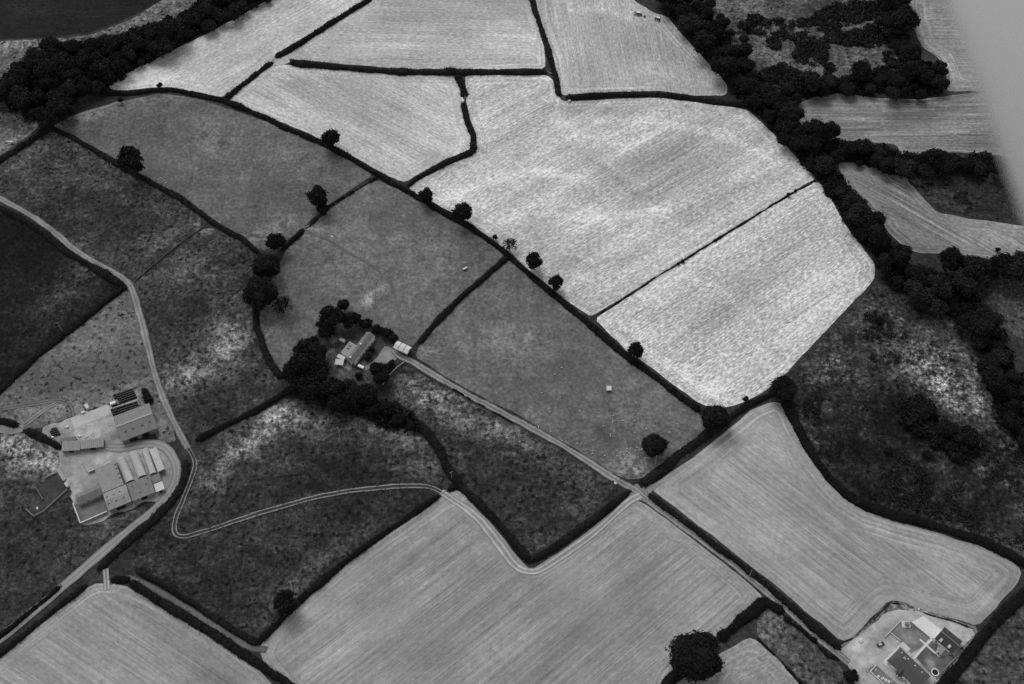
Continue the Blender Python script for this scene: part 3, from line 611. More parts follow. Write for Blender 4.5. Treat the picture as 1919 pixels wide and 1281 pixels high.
HG = "hedgerow trees standing along the hedges"
tree(250, 307, 26, "large round dark tree on the hedge between the two upper left pastures", group=HG)
tree(300, 160, 6.5, "small round tree on the hedge below the pointed pale field", 'bush', HG)
tree(226, 188, 6.5, "small lone round tree standing in the grass just below the wood", 'bush')
tree(622, 261, 18, "round dark tree on the long hedge under the five-sided pale field", group=HG)
tree(596, 371, 21, "wide dark tree at the thin hedge in the middle of the upper pasture", group=HG)
tree(606, 395, 12, "lower dark tree leaning over the thin hedge in the upper pasture", group=HG)
tree(799, 368, 15, "smaller round tree on the long hedge just right of the hedge junction", group=HG)
tree(867, 403, 20, "large round dark tree on the long hedge, second along from the junction", group=HG)
tree(928, 444, 6, "little pointed tree in the long hedge beside the thin-leaved tree", 'bush', HG)
tree(955, 458, 15, "thin see-through tree on the long hedge by the top of the cross hedge", 'sparse', HG)
tree(1000, 491, 17, "ragged dark tree on the long hedge below the thin-leaved tree", group=HG)
tree(1040, 532, 15, "upright dark tree on the long hedge above the fence line junction", group=HG)
tree(1190, 659, 16, "lone round tree on the lower stretch of the long hedge", group=HG)
tree(1341, 783, 28, "big broad tree at the lower corner of the sheep pasture", 'big', HG)
tree(1226, 834, 24, "big dark tree standing inside the sheep pasture near its lower corner", 'big')
tree(1468, 728, 25, "big spiky-edged tree at the top corner of the curving mown field", 'big', HG)
tree(1398, 748, 7, "small bushy tree in the hedge between the two big trees", 'bush', HG)
tree(1303, 1229, 49, "largest tree, a broad black crown at the bottom of the view", 'big', zf=0.8)
tree(537, 1131, 25, "dark round tree on the hedge between the dark field and the striped field", group=HG)
tree(519, 456, 19, "upper tree of the dark clump beside the pasture gateway", group="dark clump by the pasture gateway")
tree(500, 498, 27, "middle tree of the dark clump beside the pasture gateway", 'big', "dark clump by the pasture gateway")
tree(487, 549, 33, "lowest and broadest tree of the dark clump beside the pasture gateway", 'big', "dark clump by the pasture gateway")
tree(528, 572, 20, "thin straggling tree at the lower right edge of the dark clump", 'sparse', "dark clump by the pasture gateway")
tree(1870, 468, 6, "small lone bush on the striped field by the lower right wood", 'bush', name="bush", cat="bush", low=True)
tree(1476, 1160, 7.5, "upper round bush beside the bungalow track", 'bush', name="bush", cat="bush", low=True)
tree(1527, 1198, 6, "lower round bush beside the bungalow track", 'bush', name="bush", cat="bush", low=True)
tree(1594, 1266, 14, "large dark bush at the mouth of the bungalow yard", 'mid', name="bush", cat="bush", low=True)
for (x, y, r), l in zip([(1279,490,4.5),(1271,494,3.5),(1341,450,3),(1490,358,4),(1478,365,5)], ["larger", "smaller", "tiny middle", "uppermost", "second uppermost"]):
    tree(x, y, r, l + " bush growing on the fence line that divides the two pale fields", 'bush', "bushes on the dividing fence line", "bush", "bush", low=True)
# the clump round the white farmhouse
FG = "trees crowding round the white farmhouse"
for x, y, r in [(644,574,13),(624,597,24),(655,603,17),(612,624,16),(601,610,10),(668,598,12),(574,676,34),(558,690,24),(547,704,20),(597,700,27),(581,732,26),(621,734,25),(664,746,24),(690,742,22),(634,757,22),(708,694,16),(716,709,15),(560,722,18),(725,768,16),(748,786,12),(701,768,15),(600,660,18),(588,640,10),(770,800,10),(540,735,10),(610,755,14)]:
    tree(x, y, r, "dark broadleaf tree in the dense clump round the white farmhouse", 'mid' if r > 18 else 'wood', FG, zf=0.85)
tree(652, 722, 19, "greyer, speckled tree in the clump just below the farmhouse", 'pale', FG, zf=0.8)
for x, y, r, l in [(687,608,14,"first"),(707,617,12,"second"),(724,625,12,"third"),(738,633,9,"last and smallest")]:
    tree(x, y, r, l + " bush of the row between the farmhouse roof and the barn", 'bush', "row of bushes behind the farmhouse", "bush", "bush", low=True)
for x, y, r, l in [(726,690,11,"dark bush at the lower edge of the turning place"),(690,668,8,"dark bush in the farmhouse front garden"),(697,655,7,"dark bush at the far end of the farmhouse garden"),(672,704,8,"dark bush at the farmhouse drive mouth"),(734,680,8,"dark hedge bush where the straight track leaves the turning place")]:
    tree(x, y, r, l, 'bush', "garden bushes at the farmhouse", "bush", "bush", low=True)
for x, y, r, l in [(1735,770,19,"upper dark thorn bush on the scrubby slope below the pale patch"),(1772,806,20,"left of the two broad dark bushes under the pale patch"),(1812,820,24,"right of the two broad dark bushes under the pale patch"),(1700,775,9,"small dark bush left of the pale patch"),(1737,851,9,"lone small bush lower on the scrubby slope"),(1665,845,9,"small dark bush nearest the curved hedge on the slope"),(1648,600,8,"dark bush near the top point of the scrubby slope")]:
    tree(x, y, r, l, 'wood', "dark bushes on the scrubby slope", "bush", "bush", low=True)

# woods and tree belts: trees set out inside traced outlines
def wood(px, spacing, rm, label, group, kinds=('wood', 'wood', 'wood', 'pale'), zf=1.0, edge=0.0):
    P = np.array([(p.x, p.y) for p in PL(px, rm * CH * zf)])
    lo, hi = P.min(0), P.max(0); out = []
    tries = int((hi - lo).prod() / spacing ** 2 * 30)
    Q = RNG.uniform(lo, hi, (tries, 2)); Q = Q[inside(Q, P)]
    keep = []
    for q in Q:
        if all((q[0]-k[0])**2 + (q[1]-k[1])**2 > spacing ** 2 for k in keep): keep.append(q)
    m = bpy.data.objects
    for q in keep:
        r = rm * RNG.choice([0.55, 0.75, 0.9, 1.0, 1.1, 1.35])
        ppx, ppy = proj((q[0], q[1], r * CH * zf))
        if ppx < -60 or ppx > 1985 or ppy < -50 or ppy > 1340: continue
        t = empty("tree", (q[0], q[1], 0), RNG.uniform(0, 6.28)); t.scale = (r * RNG.uniform(.85, 1.2), r * RNG.uniform(.85, 1.2), r * zf * RNG.uniform(0.7, 1.15))
        link("trunk", random.choice(TRUNKS), None, t)
        link("crown", random.choice(CR[random.choice(kinds)]), None, t, (0, 0, CH))
        tag(t, label, "tree", group)
    return len(keep)
nw = 0
nw += wood([(2,140),(22,125),(44,112),(60,120),(80,100),(105,84),(150,84),(190,72),(255,78),(300,64),(345,36),(372,18),(390,12),(430,-20),(520,-30),(500,0),(460,14),(408,38),(386,50),(309,88),(262,116),(225,130),(195,146),(180,162),(150,170),(120,182),(135,205),(108,220),(82,228),(60,216),(36,196),(2,184)],
     7.8, 6.9, "dark broadleaf tree in the wood at the top left", "trees of the top left wood", ('wood', 'wood', 'pale'))
nw += wood([(1240,-30),(1300,-30),(1310,15),(1380,80),(1400,110),(1420,150),(1475,205),(1510,255),(1545,300),(1575,330),(1592,365),(1625,395),(1650,430),(1665,470),(1690,490),(1668,520),(1650,500),(1638,465),(1600,412),(1572,362),(1540,325),(1482,268),(1420,205),(1380,158),(1310,78),(1275,30),(1245,8)],
     8.8, 7.5, "dark broadleaf tree in the long belt curving past the pale fields", "trees of the long curving belt")
nw += wood([(1420,172),(1450,160),(1514,158),(1570,150),(1608,128),(1640,135),(1695,140),(1728,105),(1755,115),(1768,138),(1760,160),(1727,172),(1649,170),(1582,163),(1520,172),(1480,195),(1440,195)],
     8.4, 7.2, "dark broadleaf tree in the upper cross belt on the right", "trees of the upper cross belt")
nw += wood([(1655,-30),(1700,-20),(1703,35),(1720,75),(1722,100),(1700,112),(1672,90),(1658,45)],
     8.4, 7.2, "dark broadleaf tree in the short belt running up beside the strut", "trees of the short belt at the top right")
nw += wood([(1515,245),(1560,248),(1575,268),(1620,272),(1680,280),(1684,300),(1730,296),(1757,292),(1862,297),(1985,305),(1985,330),(1866,318),(1760,318),(1697,322),(1650,306),(1567,292),(1525,275)],
     7.9, 6.4, "dark broadleaf tree in the lower cross belt on the right", "trees of the lower cross belt")
nw += wood([(1675,480),(1720,486),(1788,486),(1848,494),(1990,500),(1990,520),(1870,516),(1812,528),(1850,580),(1880,640),(1910,700),(1990,740),(1990,870),(1925,838),(1893,800),(1870,750),(1858,700),(1840,640),(1822,610),(1770,582),(1728,562),(1690,540),(1668,520)],
     9.4, 7.8, "dark broadleaf tree in the wood at the right edge", "trees of the right-hand wood")
nw += wood([(1305,-10),(1330,30),(1345,70),(1395,75),(1405,50),(1385,40),(1350,28),(1330,5)], 8.5, 5.0, "dark tree spreading from the belt into the heath", "trees at the edge of the heath", zf=0.8)

# ------------------------------------------------------------------ low scrub: nobody could count it
def scrub(name, label, polys, mat, rmin, rmax, spacing, leaves=26, leaf=0.32, hscale=0.7, clump=-0.22, cs=0.06):
    Vs = []
    for px in polys:
        P = np.array([(p.x, p.y) for p in PL(px)]); lo, hi = P.min(0), P.max(0)
        n = int((hi - lo).prod() / spacing ** 2)
        Q = RNG.uniform(lo, hi, (n, 2)); Q = Q[inside(Q, P)]
        for q in Q:
            dn = mnoise.noise(Vector((q[0] * cs, q[1] * cs, 3.1))) + 0.5 * mnoise.noise(Vector((q[0] * cs * 3, q[1] * cs * 3, 8.1)))
            if dn < clump: continue
            r = (rmin + (rmax - rmin) * RNG.uniform(0, 1) ** 1.7) * min(1.25, 0.75 + max(0, dn - clump)); m = int(leaves * r * r / (rmax * rmax)) + 6
            d = RNG.normal(size=(m, 3)); d /= np.linalg.norm(d, axis=1, keepdims=True); d[:, 2] = np.abs(d[:, 2])
            p = d * r * RNG.uniform(0.7, 1.05, (m, 1)); p[:, 2] *= hscale
            Vs.append(leaf_quads(p + np.array([q[0], q[1], 0.0]), d + RNG.normal(size=(m, 3)) * 0.4, leaf * r * RNG.uniform(0.7, 1.3, m)))
    me = quads_mesh(name, np.concatenate(Vs))
    return tag(link(name, me, M[mat]), label, "scrub", None, 'stuff')
scrub("scrub", "dark gorse and bramble scrub on the heath between the tree belts",
      [[(1400,28),(1440,32),(1480,40),(1520,32),(1560,5),(1640,2),(1652,28),(1600,45),(1560,50),(1530,45),(1490,70),(1470,78),(1440,65),(1402,64)],
       [(1490,60),(1560,48),(1580,62),(1640,46),(1672,90),(1600,85),(1552,80),(1545,122),(1500,128),(1486,95)],
       [(1430,155),(1428,132),(1470,118),(1512,140),(1514,158),(1440,170)], [(1545,122),(1565,118),(1560,138),(1544,138)], [(1655,98),(1690,96),(1690,130),(1660,126)], [(1440,68),(1465,78),(1460,92),(1438,90)]],
      'scrub', 0.6, 2.6, 1.45, clump=-0.5)
scrub("scrub", "dark undergrowth filling the ground beneath the tree belts",
      [[(1262,20),(1315,20),(1400,130),(1500,250),(1600,370),(1680,490),(1650,505),(1560,365),(1470,262),(1390,180)],
       [(1690,760),(1720,750),(1760,790),(1840,850),(1790,858),(1740,830),(1700,800)], [(1660,525),(1704,550),(1822,605),(1850,700),(1880,790),(1919,840),(1990,870),(1990,760),(1900,700),(1860,600),(1800,540),(1690,500)],
       [(60,220),(130,190),(190,165),(260,120),(400,45),(470,10),(500,-20),(420,-20),(330,40),(150,90),(60,130),(10,150),(5,185)], [(560,690),(620,740),(720,760),(770,790),(800,815),(760,800),(660,765),(560,730)], [(1525,270),(1570,290),(1690,322),(1870,318),(1870,300),(1700,296),(1560,262)], [(1430,180),(1640,170),(1760,170),(1740,120),(1620,140)]],
      'leaf', 1.2, 5.2, 2.1, 60, 0.2, 0.95, clump=-0.9)
scrub("scrub", "low dark bramble and rush patches on the right-hand slope",
      [[(1500,770),(1560,690),(1640,560),(1700,580),(1800,615),(1830,680),(1800,690),(1740,660),(1690,660),(1680,700),(1720,780),(1800,860),(1850,800),(1860,770),(1910,850),(1970,900),(1960,1050),(1772,970),(1628,930),(1540,850)], [(1720,345),(1860,340),(1900,400),(1800,400),(1740,370)]],
      'scrub', 0.3, 1.9, 1.25, 16, clump=0.08, cs=0.03)
scrub("rush_tufts", "scattered dark rush tufts in the rough pastures on the left",
      [[(10,785),(60,690),(140,620),(235,550),(290,720),(250,745),(130,770),(60,790)], [(0,310),(95,245),(370,400),(250,520),(150,465),(60,380)], [(256,545),(380,435),(470,480),(470,570),(500,680),(480,740),(390,800),(345,810),(300,700)]],
      'tuft', 0.22, 0.7, 2.6, 9, 0.4, clump=0.12, cs=0.045)
scrub("rush_tufts", "dark rush tufts in the rough field below the farm track and by the lower left lane",
      [[(770,760),(900,820),(1000,850),(1120,900),(1000,1020),(900,920),(850,850)], [(20,960),(200,1000),(80,1105),(-30,1180),(-30,980)], [(380,860),(560,790),(720,800),(820,870),(700,990),(560,1100),(300,1070),(360,1010)], [(1430,1160),(1540,1225),(1570,1280),(1500,1250)]],
      'tuft', 0.2, 0.65, 2.4, 9, 0.4, clump=0.14, cs=0.045)

# ------------------------------------------------------------------ hedges
HEDGES = "dark field hedges"
def hedge(label, px, width=3.2, height=2.3, dens=16, gap=0.0, mat='hedge', name="hedge", cat="hedge", leaf=0.42):
    width *= 1.28
    pts = jitter_poly([Vector((p.x, p.y, 0)) for p in PL(px, height * 0.5)], 1.6, 0.3, False)
    vs, fs = [], []; Lv = []
    K = 7; last = -1; n = len(pts)
    for i, p in enumerate(pts):
        d = (pts[min(i+1, n-1)] - pts[max(i-1, 0)]).normalized(); nn = Vector((-d.y, d.x, 0))
        k = 1 + 0.45 * mnoise.noise(Vector((p.x * 0.07, p.y * 0.07, 0.3))) + 0.3 * mnoise.noise(Vector((p.x * 0.5, p.y * 0.5, 7)))
        bump = max(0.0, mnoise.noise(Vector((p.x * 0.045, p.y * 0.045, 14.2))) - 0.25) * 1.6
        k *= 1 + 0.6 * bump
        hk = 1 + bump + 0.55 * mnoise.noise(Vector((p.x * 0.09, p.y * 0.09, 9.3))) + 0.15 * RNG.normal()
        g = gap and mnoise.noise(Vector((p.x * 0.16, p.y * 0.16, 2.2))) < gap - 0.5
        end = 0.55 if i in (0, n - 1) else 1.0
        w, h = width * k * end, height * hk * end
        if g: w, h = w * 0.35, h * 0.25
        base = len(vs)
        for j in range(K):
            a = math.pi * j / (K - 1)
            q = p + nn * (math.cos(a) * w * 0.43) + Vector((0, 0, (math.sin(a) ** 0.7) * h * 0.86))
            vs.append(q[:])
        if i:
            for j in range(K - 1): fs.append((base - K + j, base - K + j + 1, base + j + 1, base + j))
        m = max(3, int(dens * 1.6 * (0.3 if g else 1)))
        a = RNG.uniform(0.05, math.pi - 0.05, m); rr = RNG.uniform(0.85, 1.12, m) + (RNG.random(m) < 0.12) * RNG.uniform(0.1, 0.45, m); t = RNG.uniform(-0.9, 0.9, m)
        D = np.array(d); NN = np.array(nn)
        o = NN[None] * (np.cos(a) * w * 0.47 * rr)[:, None] + np.array([0, 0, 1.0])[None] * ((np.sin(a) ** 0.7) * h * 0.95 * rr)[:, None]
        Lv.append(leaf_quads(np.array(p)[None] + D[None] * t[:, None] + o, o + RNG.normal(size=(m, 3)) * 0.5, leaf * RNG.uniform(0.5, 1.25, m) * (0.6 if g else 1)))
    fs.append(tuple(range(K - 1, -1, -1))); fs.append(tuple(range(len(vs) - K, len(vs))))
    me = quads_mesh(name, np.concatenate(Lv), np.array(vs), fs)
    return tag(link(name, me, M[mat]), label, cat, HEDGES)
hedge("long curving hedge along the lower edge of the pale fields down to the corner tree", [(180,166),(191,170),(201,174),(235,173),(302,167),(319,165),(362,174),(419,187),(460,203),(500,220),(530,236),(607,268),(654,292),(698,319),(738,342),(769,360),(816,388),(856,409),(883,424),(909,443),(950,473),(980,502),(1000,519),(1044,556),(1111,611),(1168,661),(1228,705),(1275,741),(1312,768)], 3.4, 2.5)
hedge("hedge between the two big trees below the pale fields", [(1345,793),(1369,779),(1396,762),(1443,738),(1462,732)], 3.6, 2.4)
hedge("hedge on the lower edge of the sheep pasture between corner tree and crossing", [(1334,803),(1304,829),(1269,852),(1239,882),(1216,898),(1199,907)], 4.4, 2.4)
hedge("curving hedge wrapped round the upper side of the mown field by the bungalow", [(1470,742),(1484,778),(1498,805),(1523,850),(1550,889),(1587,924),(1628,948),(1675,964),(1722,975),(1772,990),(1840,1012),(1890,1036),(1925,1058)], 4.6, 2.6)
hedge("hedge running down the right-hand side past the bungalow garden", [(1945,1088),(1919,1114),(1880,1150),(1846,1188),(1816,1228),(1800,1248),(1780,1268),(1755,1298),(1735,1322)], 4.8, 2.6)
hedge("straight hedge beside the track between the two striped fields", [(1217,927),(1246,949),(1313,999),(1381,1052),(1438,1095),(1469,1124),(1520,1168),(1575,1214)], 3.3, 2.3)
hedge("hedge forming the left arm of the V at the bottom of the rough field", [(735,752),(765,776),(800,808),(823,840),(834,868),(852,893),(872,917),(901,944),(944,991),(970,1024),(992,1051)], 4.6, 2.4)
hedge("hedge forming the right arm of the V at the bottom of the rough field", [(992,1051),(1027,1032),(1078,997),(1128,960),(1168,928),(1180,918)], 3.8, 2.3)
hedge("short stub of hedge by the gap at the top of the big striped field", [(840,916),(853,908),(864,905)], 3.6, 2.2)
hedge("straight hedge between the dark field and the big striped field", [(821,928),(769,964),(715,1001),(641,1056),(567,1119),(527,1160),(487,1198)], 3.3, 2.3)
hedge("upper hedge of the pair along the grass lane", [(256,1066),(303,1094),(370,1136),(437,1179),(474,1200),(486,1202)], 3.0, 2.2)
hedge("lower hedge of the pair along the grass lane", [(246,1090),(286,1118),(336,1148),(404,1190),(471,1234),(500,1255),(530,1272),(570,1305)], 4.0, 2.4)
hedge("thick hedge between the farm road and the two-rut track", [(347,863),(348,880),(345,897),(336,917),(322,936),(303,955),(282,976),(262,995),(240,1013),(219,1030),(200,1048),(184,1066)], 3.9, 2.5)
hedge("hedge along the lower side of the farm road", [(160,1096),(140,1113),(114,1132),(67,1169),(34,1197),(0,1223),(-50,1258)], 3.0, 2.1)
hedge("hedge along the upper side of the farm road", [(112,1098),(91,1116),(50,1150),(24,1172),(0,1190),(-50,1228)], 2.4, 1.9)
hedge("short hedge where the grass lane meets the farm road", [(208,1086),(224,1085),(242,1084)], 3.2, 2.1)
hedge("short hedge at the left edge above the farm", [(-40,772),(0,787),(20,792),(33,796)], 3.2, 2.2)
hedge("short thick round-ended hedge running up to the low sheds", [(49,805),(81,820),(100,830),(113,838)], 4.4, 2.8)
hedge("short black hedge beside the end of the bale stacks", [(269,727),(274,738),(281,755)], 3.6, 2.6)
hedge("hedge climbing from the left edge to the bend of the lane", [(-50,772),(0,729),(33,698),(67,667),(134,614),(201,561),(236,536)], 3.4, 2.3)
hedge("hedge along the lower side of the lane down to its bend", [(-50,366),(0,388),(40,409),(80,434),(134,477),(185,506),(232,533)], 3.6, 2.3)
hedge("hedge between the tussocky pasture and the upper pasture", [(88,237),(134,255),(185,285),(228,312),(285,342),(336,369),(369,393),(403,419),(453,446),(485,473)], 3.2, 2.2)
hedge("hedge running off the left edge from the bottom of the wood", [(88,240),(50,267),(0,298),(-50,326)], 3.2, 2.2)
hedge("thin gappy hedge across the upper pasture, upper length", [(706,331),(681,346),(648,366),(614,386),(598,403),(581,421)], 1.9, 1.6, 12, 0.35)
hedge("short hedge between the gateway and the dark clump", [(568,430),(554,444),(540,457),(528,466)], 3.0, 2.2)
hedge("straight hedge between the farmhouse pasture and the sheep pasture", [(952,479),(916,511),(866,554),(822,598),(785,641)], 3.1, 2.1, 16)
hedge("winding hedge running down from the dark clump to the farmhouse trees", [(477,578),(481,612),(492,645),(507,680),(527,707)], 3.6, 2.2)
hedge("hedge between the mottled pasture and the two-rut field", [(547,726),(514,748),(480,768),(436,789),(400,807),(369,823)], 3.2, 2.1)
hedge("hedge running up to the top edge from the gap in the top centre", [(700,-14),(688,0),(648,24),(607,50),(564,78),(517,105)], 3.8, 2.6)
hedge("hedge between the pointed pale field and the five-sided pale field", [(510,115),(500,121),(480,137),(450,161),(422,184)], 3.6, 2.5)
hedge("long level hedge between the two pale fields at the top centre", [(545,116),(614,123),(681,129),(748,133),(816,134),(866,134),(980,134),(1023,134)], 3.8, 2.6)
hedge("short upper piece of the broken hedge dropping from the level hedge", [(857,140),(866,161),(872,179)], 4.4, 2.3)
hedge("tapering lower piece of the broken hedge dropping from the level hedge", [(868,191),(876,228),(886,252),(888,280)], 3.4, 2.4)
hedge("hedge slanting down-left to the long hedge from the broken hedge", [(888,282),(866,290),(832,306),(792,326),(764,346)], 3.4, 2.3)
hedge("hedge running down from the top edge to the field gateway", [(992,-20),(997,0),(1010,40),(1027,91),(1041,141),(1048,177)], 3.6, 2.5)
hedge("gently arched hedge between the gateway and the tree belt", [(1062,182),(1128,177),(1195,174),(1235,175),(1296,182),(1346,190),(1406,197)], 3.8, 2.7)
hedge("thin broken growth along the fence dividing the two palest fields", [(1111,593),(1161,564),(1228,520),(1279,489),(1346,446),(1390,419),(1453,380),(1493,356),(1528,337)], 0.9, 0.8, 8, 0.3, leaf=0.3)
hedge("dark bushy hedge from the track down to the largest tree", [(1434,1122),(1415,1142),(1391,1160),(1370,1178),(1347,1196)], 5.4, 2.6)
hedge("hedge continuing below the largest tree off the bottom", [(1275,1258),(1256,1274),(1235,1300),(1220,1320)], 4.4, 2.4)
hedge("dark bushy hedge along the left side of the bungalow track", [(1430,1124),(1450,1135),(1468,1146)], 4.4, 2.3)
hedge("low scrubby hedge along the left of the track near the bungalow", [(1482,1166),(1505,1182),(1530,1205),(1552,1228),(1575,1236)], 1.8, 1.2, 10, 0.4)
hedge("thin scruffy boundary between the mown field and the bungalow drive", [(1580,1203),(1600,1196),(1628,1168),(1650,1147),(1668,1129),(1690,1131)], 0.6, 0.7, 9, 0.55, mat='scrub', leaf=0.3)
hedge("thin scruffy boundary above the white terrace", [(1724,1145),(1735,1149),(1765,1158),(1790,1165),(1832,1180)], 0.6, 0.7, 9, 0.55, mat='scrub', leaf=0.3)
hedge("low dark growth along the track edge below the sheep pasture", [(838,722),(876,744),(933,776),(962,792)], 0.9, 0.5, 7, 0.35, leaf=0.28)
hedge("overgrown bank on the upper side of the pasture fence line", [(383,424),(350,446),(317,472),(284,500),(256,525)], 0.55, 0.5, 6, 0.25, leaf=0.3)
hedge("scruffy hedge at the lower edge of the big striped field's meadow", [(1420,1196),(1450,1226),(1480,1256),(1510,1290)], 1.4, 0.9, 8, 0.4, leaf=0.3)
print("wood trees", nw, "trees", sum(o.get("category") == "tree" for o in bpy.data.objects))

# ------------------------------------------------------------------ buildings
def rect(px, z):
    """four traced corners A B C D (AB the long front, CD the back) squared up: centre, angle, length, width"""
    a, b, c, d = PL(px, z)
    m = (a + b + c + d) / 4; u = ((b - a) + (c - d)); u.z = 0; u.normalize()
    v = Vector((-u.y, u.x, 0))
    if ((d - a) + (c - b)).dot(v) < 0: v = -v; u = -u
    L = abs(((b - a) + (c - d)).dot(u)) / 2; W = abs(((d - a) + (c - b)).dot(v)) / 2
    return Vector((m.x, m.y, 0)), math.atan2(u.y, u.x), L, W
def local(root, px, py, z):
    q = U(px, py, z) - root.location; a = -root.rotation_euler.z
    return Vector((q.x * math.cos(a) - q.y * math.sin(a), q.x * math.sin(a) + q.y * math.cos(a), z))
def shed(name, label, cat, px, eave, rise, roof, wall, group=None, over=0.35, ridge=None, doors=(), windows=(), rooflights=(), bargeboard=None, hip=0.0):
    """gabled building: long axis along local x; rooflights (x, side, size); doors (side, x, w, h)"""
    c, a, L, W = rect(px, eave)
    t = tag(empty(name, c, a), label, cat, group)
    l, w_ = L / 2 - over, W / 2 - over
    k = rise / (W / 2); g = eave + k * (W / 2 - w_) - 0.05
    wb = MB()
    if hip:
        wb.box(-l, l, -w_, w_, 0, g - 0.02)
        wb.prism([(-w_, g - 0.017), (w_, g - 0.017), (0, g + k * w_ - 0.02)], 'x', l - 0.3, l - 0.003)
    else: wb.prism([(-w_, 0), (w_, 0), (w_, g), (0, g + k * w_), (-w_, g)], 'x', -l, l)
    wb.build("wall", wall, t)
    r = MB(); th = 0.14
    X = L / 2; Yh = W / 2
    for s in (-1, 1):
        o = [(s * Yh, eave), (0, eave + rise), (0, eave + rise + th), (s * Yh, eave + th)]
        if hip:
            x0 = -X; vs = []
            for (y, z) in o:
                f = 1 - abs(y) / Yh
                vs.append((x0 + hip * f, y, z))
            vs += [(X, y, z) for (y, z) in o]
            r.add(vs, [(0,1,2,3),(7,6,5,4),(0,4,5,1),(1,5,6,2),(2,6,7,3),(3,7,4,0)])
        else: r.prism(o, 'x', -X, X)
    if hip:
        r.add([(-X, -Yh, eave), (-X, Yh, eave), (-X + hip, 0, eave + rise), (-X, -Yh, eave + th), (-X, Yh, eave + th), (-X + hip, 0, eave + rise + th)], [(2,1,0),(3,4,5),(0,1,4,3),(1,2,5,4),(2,0,3,5)])
    r.build("roof", roof, t)
    if ridge is not None:
        b = MB(); b.box(-X + hip, X, -ridge, ridge, eave + rise + th - 0.02, eave + rise + th + 0.1); b.build("ridge_cap", M['ridge'], t)
    for (x, y, sx, sy) in rooflights:
        z = lambda yy: eave + rise * (1 - abs(yy) / Yh) + th + 0.025
        b = MB(); b.prism([(y - sy, z(y - sy)), (y + sy, z(y + sy)), (y + sy, z(y + sy) + 0.05), (y - sy, z(y - sy) + 0.05)], 'x', x - sx, x + sx)
        b.build("rooflight", M['rooflight'] if wall is not M['render_wall'] else M['metal'], t)
    for (s, x, dw, dh) in doors:
        b = MB(); y0, y1 = (w_ + 0.003, w_ + 0.07) if s > 0 else (-w_ - 0.07, -w_ - 0.003)
        b.box(x - dw / 2, x + dw / 2, y0, y1, 0.0, dh); b.build("door", M['dark'] if dw > 2 else M['wood'], t)
    for (s, x, ww, wh, z0) in windows:
        y0, y1 = (w_ + 0.003, w_ + 0.06) if s > 0 else (-w_ - 0.06, -w_ - 0.003)
        b = MB(); b.box(x - ww / 2, x + ww / 2, y0, y1, z0, z0 + wh); wn = b.build("window", M['glassdark'], t)
        b = MB(); b.box(x - ww / 2 - 0.1, x + ww / 2 + 0.1, y0 - 0.05, y1 + 0.05, z0 - 0.12, z0 - 0.003); b.build("sill", M['white'], wn)
    if bargeboard:
        b = MB()
        for s in (-1, 1): b.box(-X, X, s * Yh - 0.12, s * Yh + 0.12, eave - 0.25, eave + 0.02)
        b.build("fascia", bargeboard, t)
    t['dims'] = [L, W, eave, rise]
    return t
def barrel(name, label, px, spring, rise, roof, wall, group=None, ribs=16, hole=False):
    """Nissen-type shed with a curved roof; long axis local x"""
    c, a, L, W = rect(px, spring); W *= 0.84
    t = tag(empty(name, c, a), label, "shed", group)
    n = 14; r = MB(); arc = [(math.cos(math.pi * i / n) * W / 2, spring + math.sin(math.pi * i / n) * rise) for i in range(n + 1)]
    inn = [(y * 0.97, z - 0.1) for y, z in reversed(arc)]
    r.prism(arc + inn, 'x', -L / 2, L / 2)
    r.build("roof", roof, t)
    b = MB()
    for i in range(1, ribs):
        x = -L / 2 + L * i / ribs
        b.prism([(y * 1.012, z + 0.03) for y, z in arc] + [(y, z + 0.005) for y, z in reversed(arc)], 'x', x - 0.07, x + 0.07)
    b.build("roof_band", M['roof_mid'], t)
    w_ = MB(); e = [(y * 0.95, z - 0.12) for y, z in arc]
    w_.prism([(W / 2 * 0.95, 0)] + e + [(-W / 2 * 0.95, 0)], 'x', -L / 2 + 0.15, L / 2 - 0.15)
    w_.build("wall", wall, t)
    d = MB(); d.box(L / 2 - 0.147, L / 2 - 0.08, -0.7, 0.7, 0, 2.1); d.build("door", M['wood'], t)
    if hole:
        d = MB(); d.box(L / 2 - 0.147, L / 2 - 0.09, -0.35, 0.35, spring + rise * 0.45, spring + rise * 0.45 + 0.7); d.build("vent", M['dark'], t)
    return t
def flatroof(name, label, px, h, tilt, roof, wall, cat="shed", group=None, lights=(), th=0.12):
    """single-slope building: the CD side is higher by tilt"""
    c, a, L, W = rect(px, h)
    t = tag(empty(name, c, a), label, cat, group)
    X, Yh = L / 2, W / 2
    z = lambda y: h + tilt * (y + Yh) / W
    b = MB(); b.prism([(-Yh + .25, 0), (Yh - .25, 0), (Yh - .25, z(Yh - .25) - 0.02), (-Yh + .25, z(-Yh + .25) - 0.02)], 'x', -X + .25, X - .25); b.build("wall", wall, t)
    b = MB(); b.prism([(-Yh, z(-Yh)), (Yh, z(Yh)), (Yh, z(Yh) + th), (-Yh, z(-Yh) + th)], 'x', -X, X); b.build("roof", roof, t)
    for (x, y, sx, sy) in lights:
        b = MB(); b.prism([(y - sy, z(y - sy) + th + .02), (y + sy, z(y + sy) + th + .02), (y + sy, z(y + sy) + th + .07), (y - sy, z(y - sy) + th + .07)], 'x', x - sx, x + sx); b.build("rooflight", M['rooflight'], t)
    b = MB(); b.box(-X * 0.25, X * 0.25, -Yh + .18, -Yh + .247, 0, h * 0.8); b.build("door", M['dark'], t)
    return t

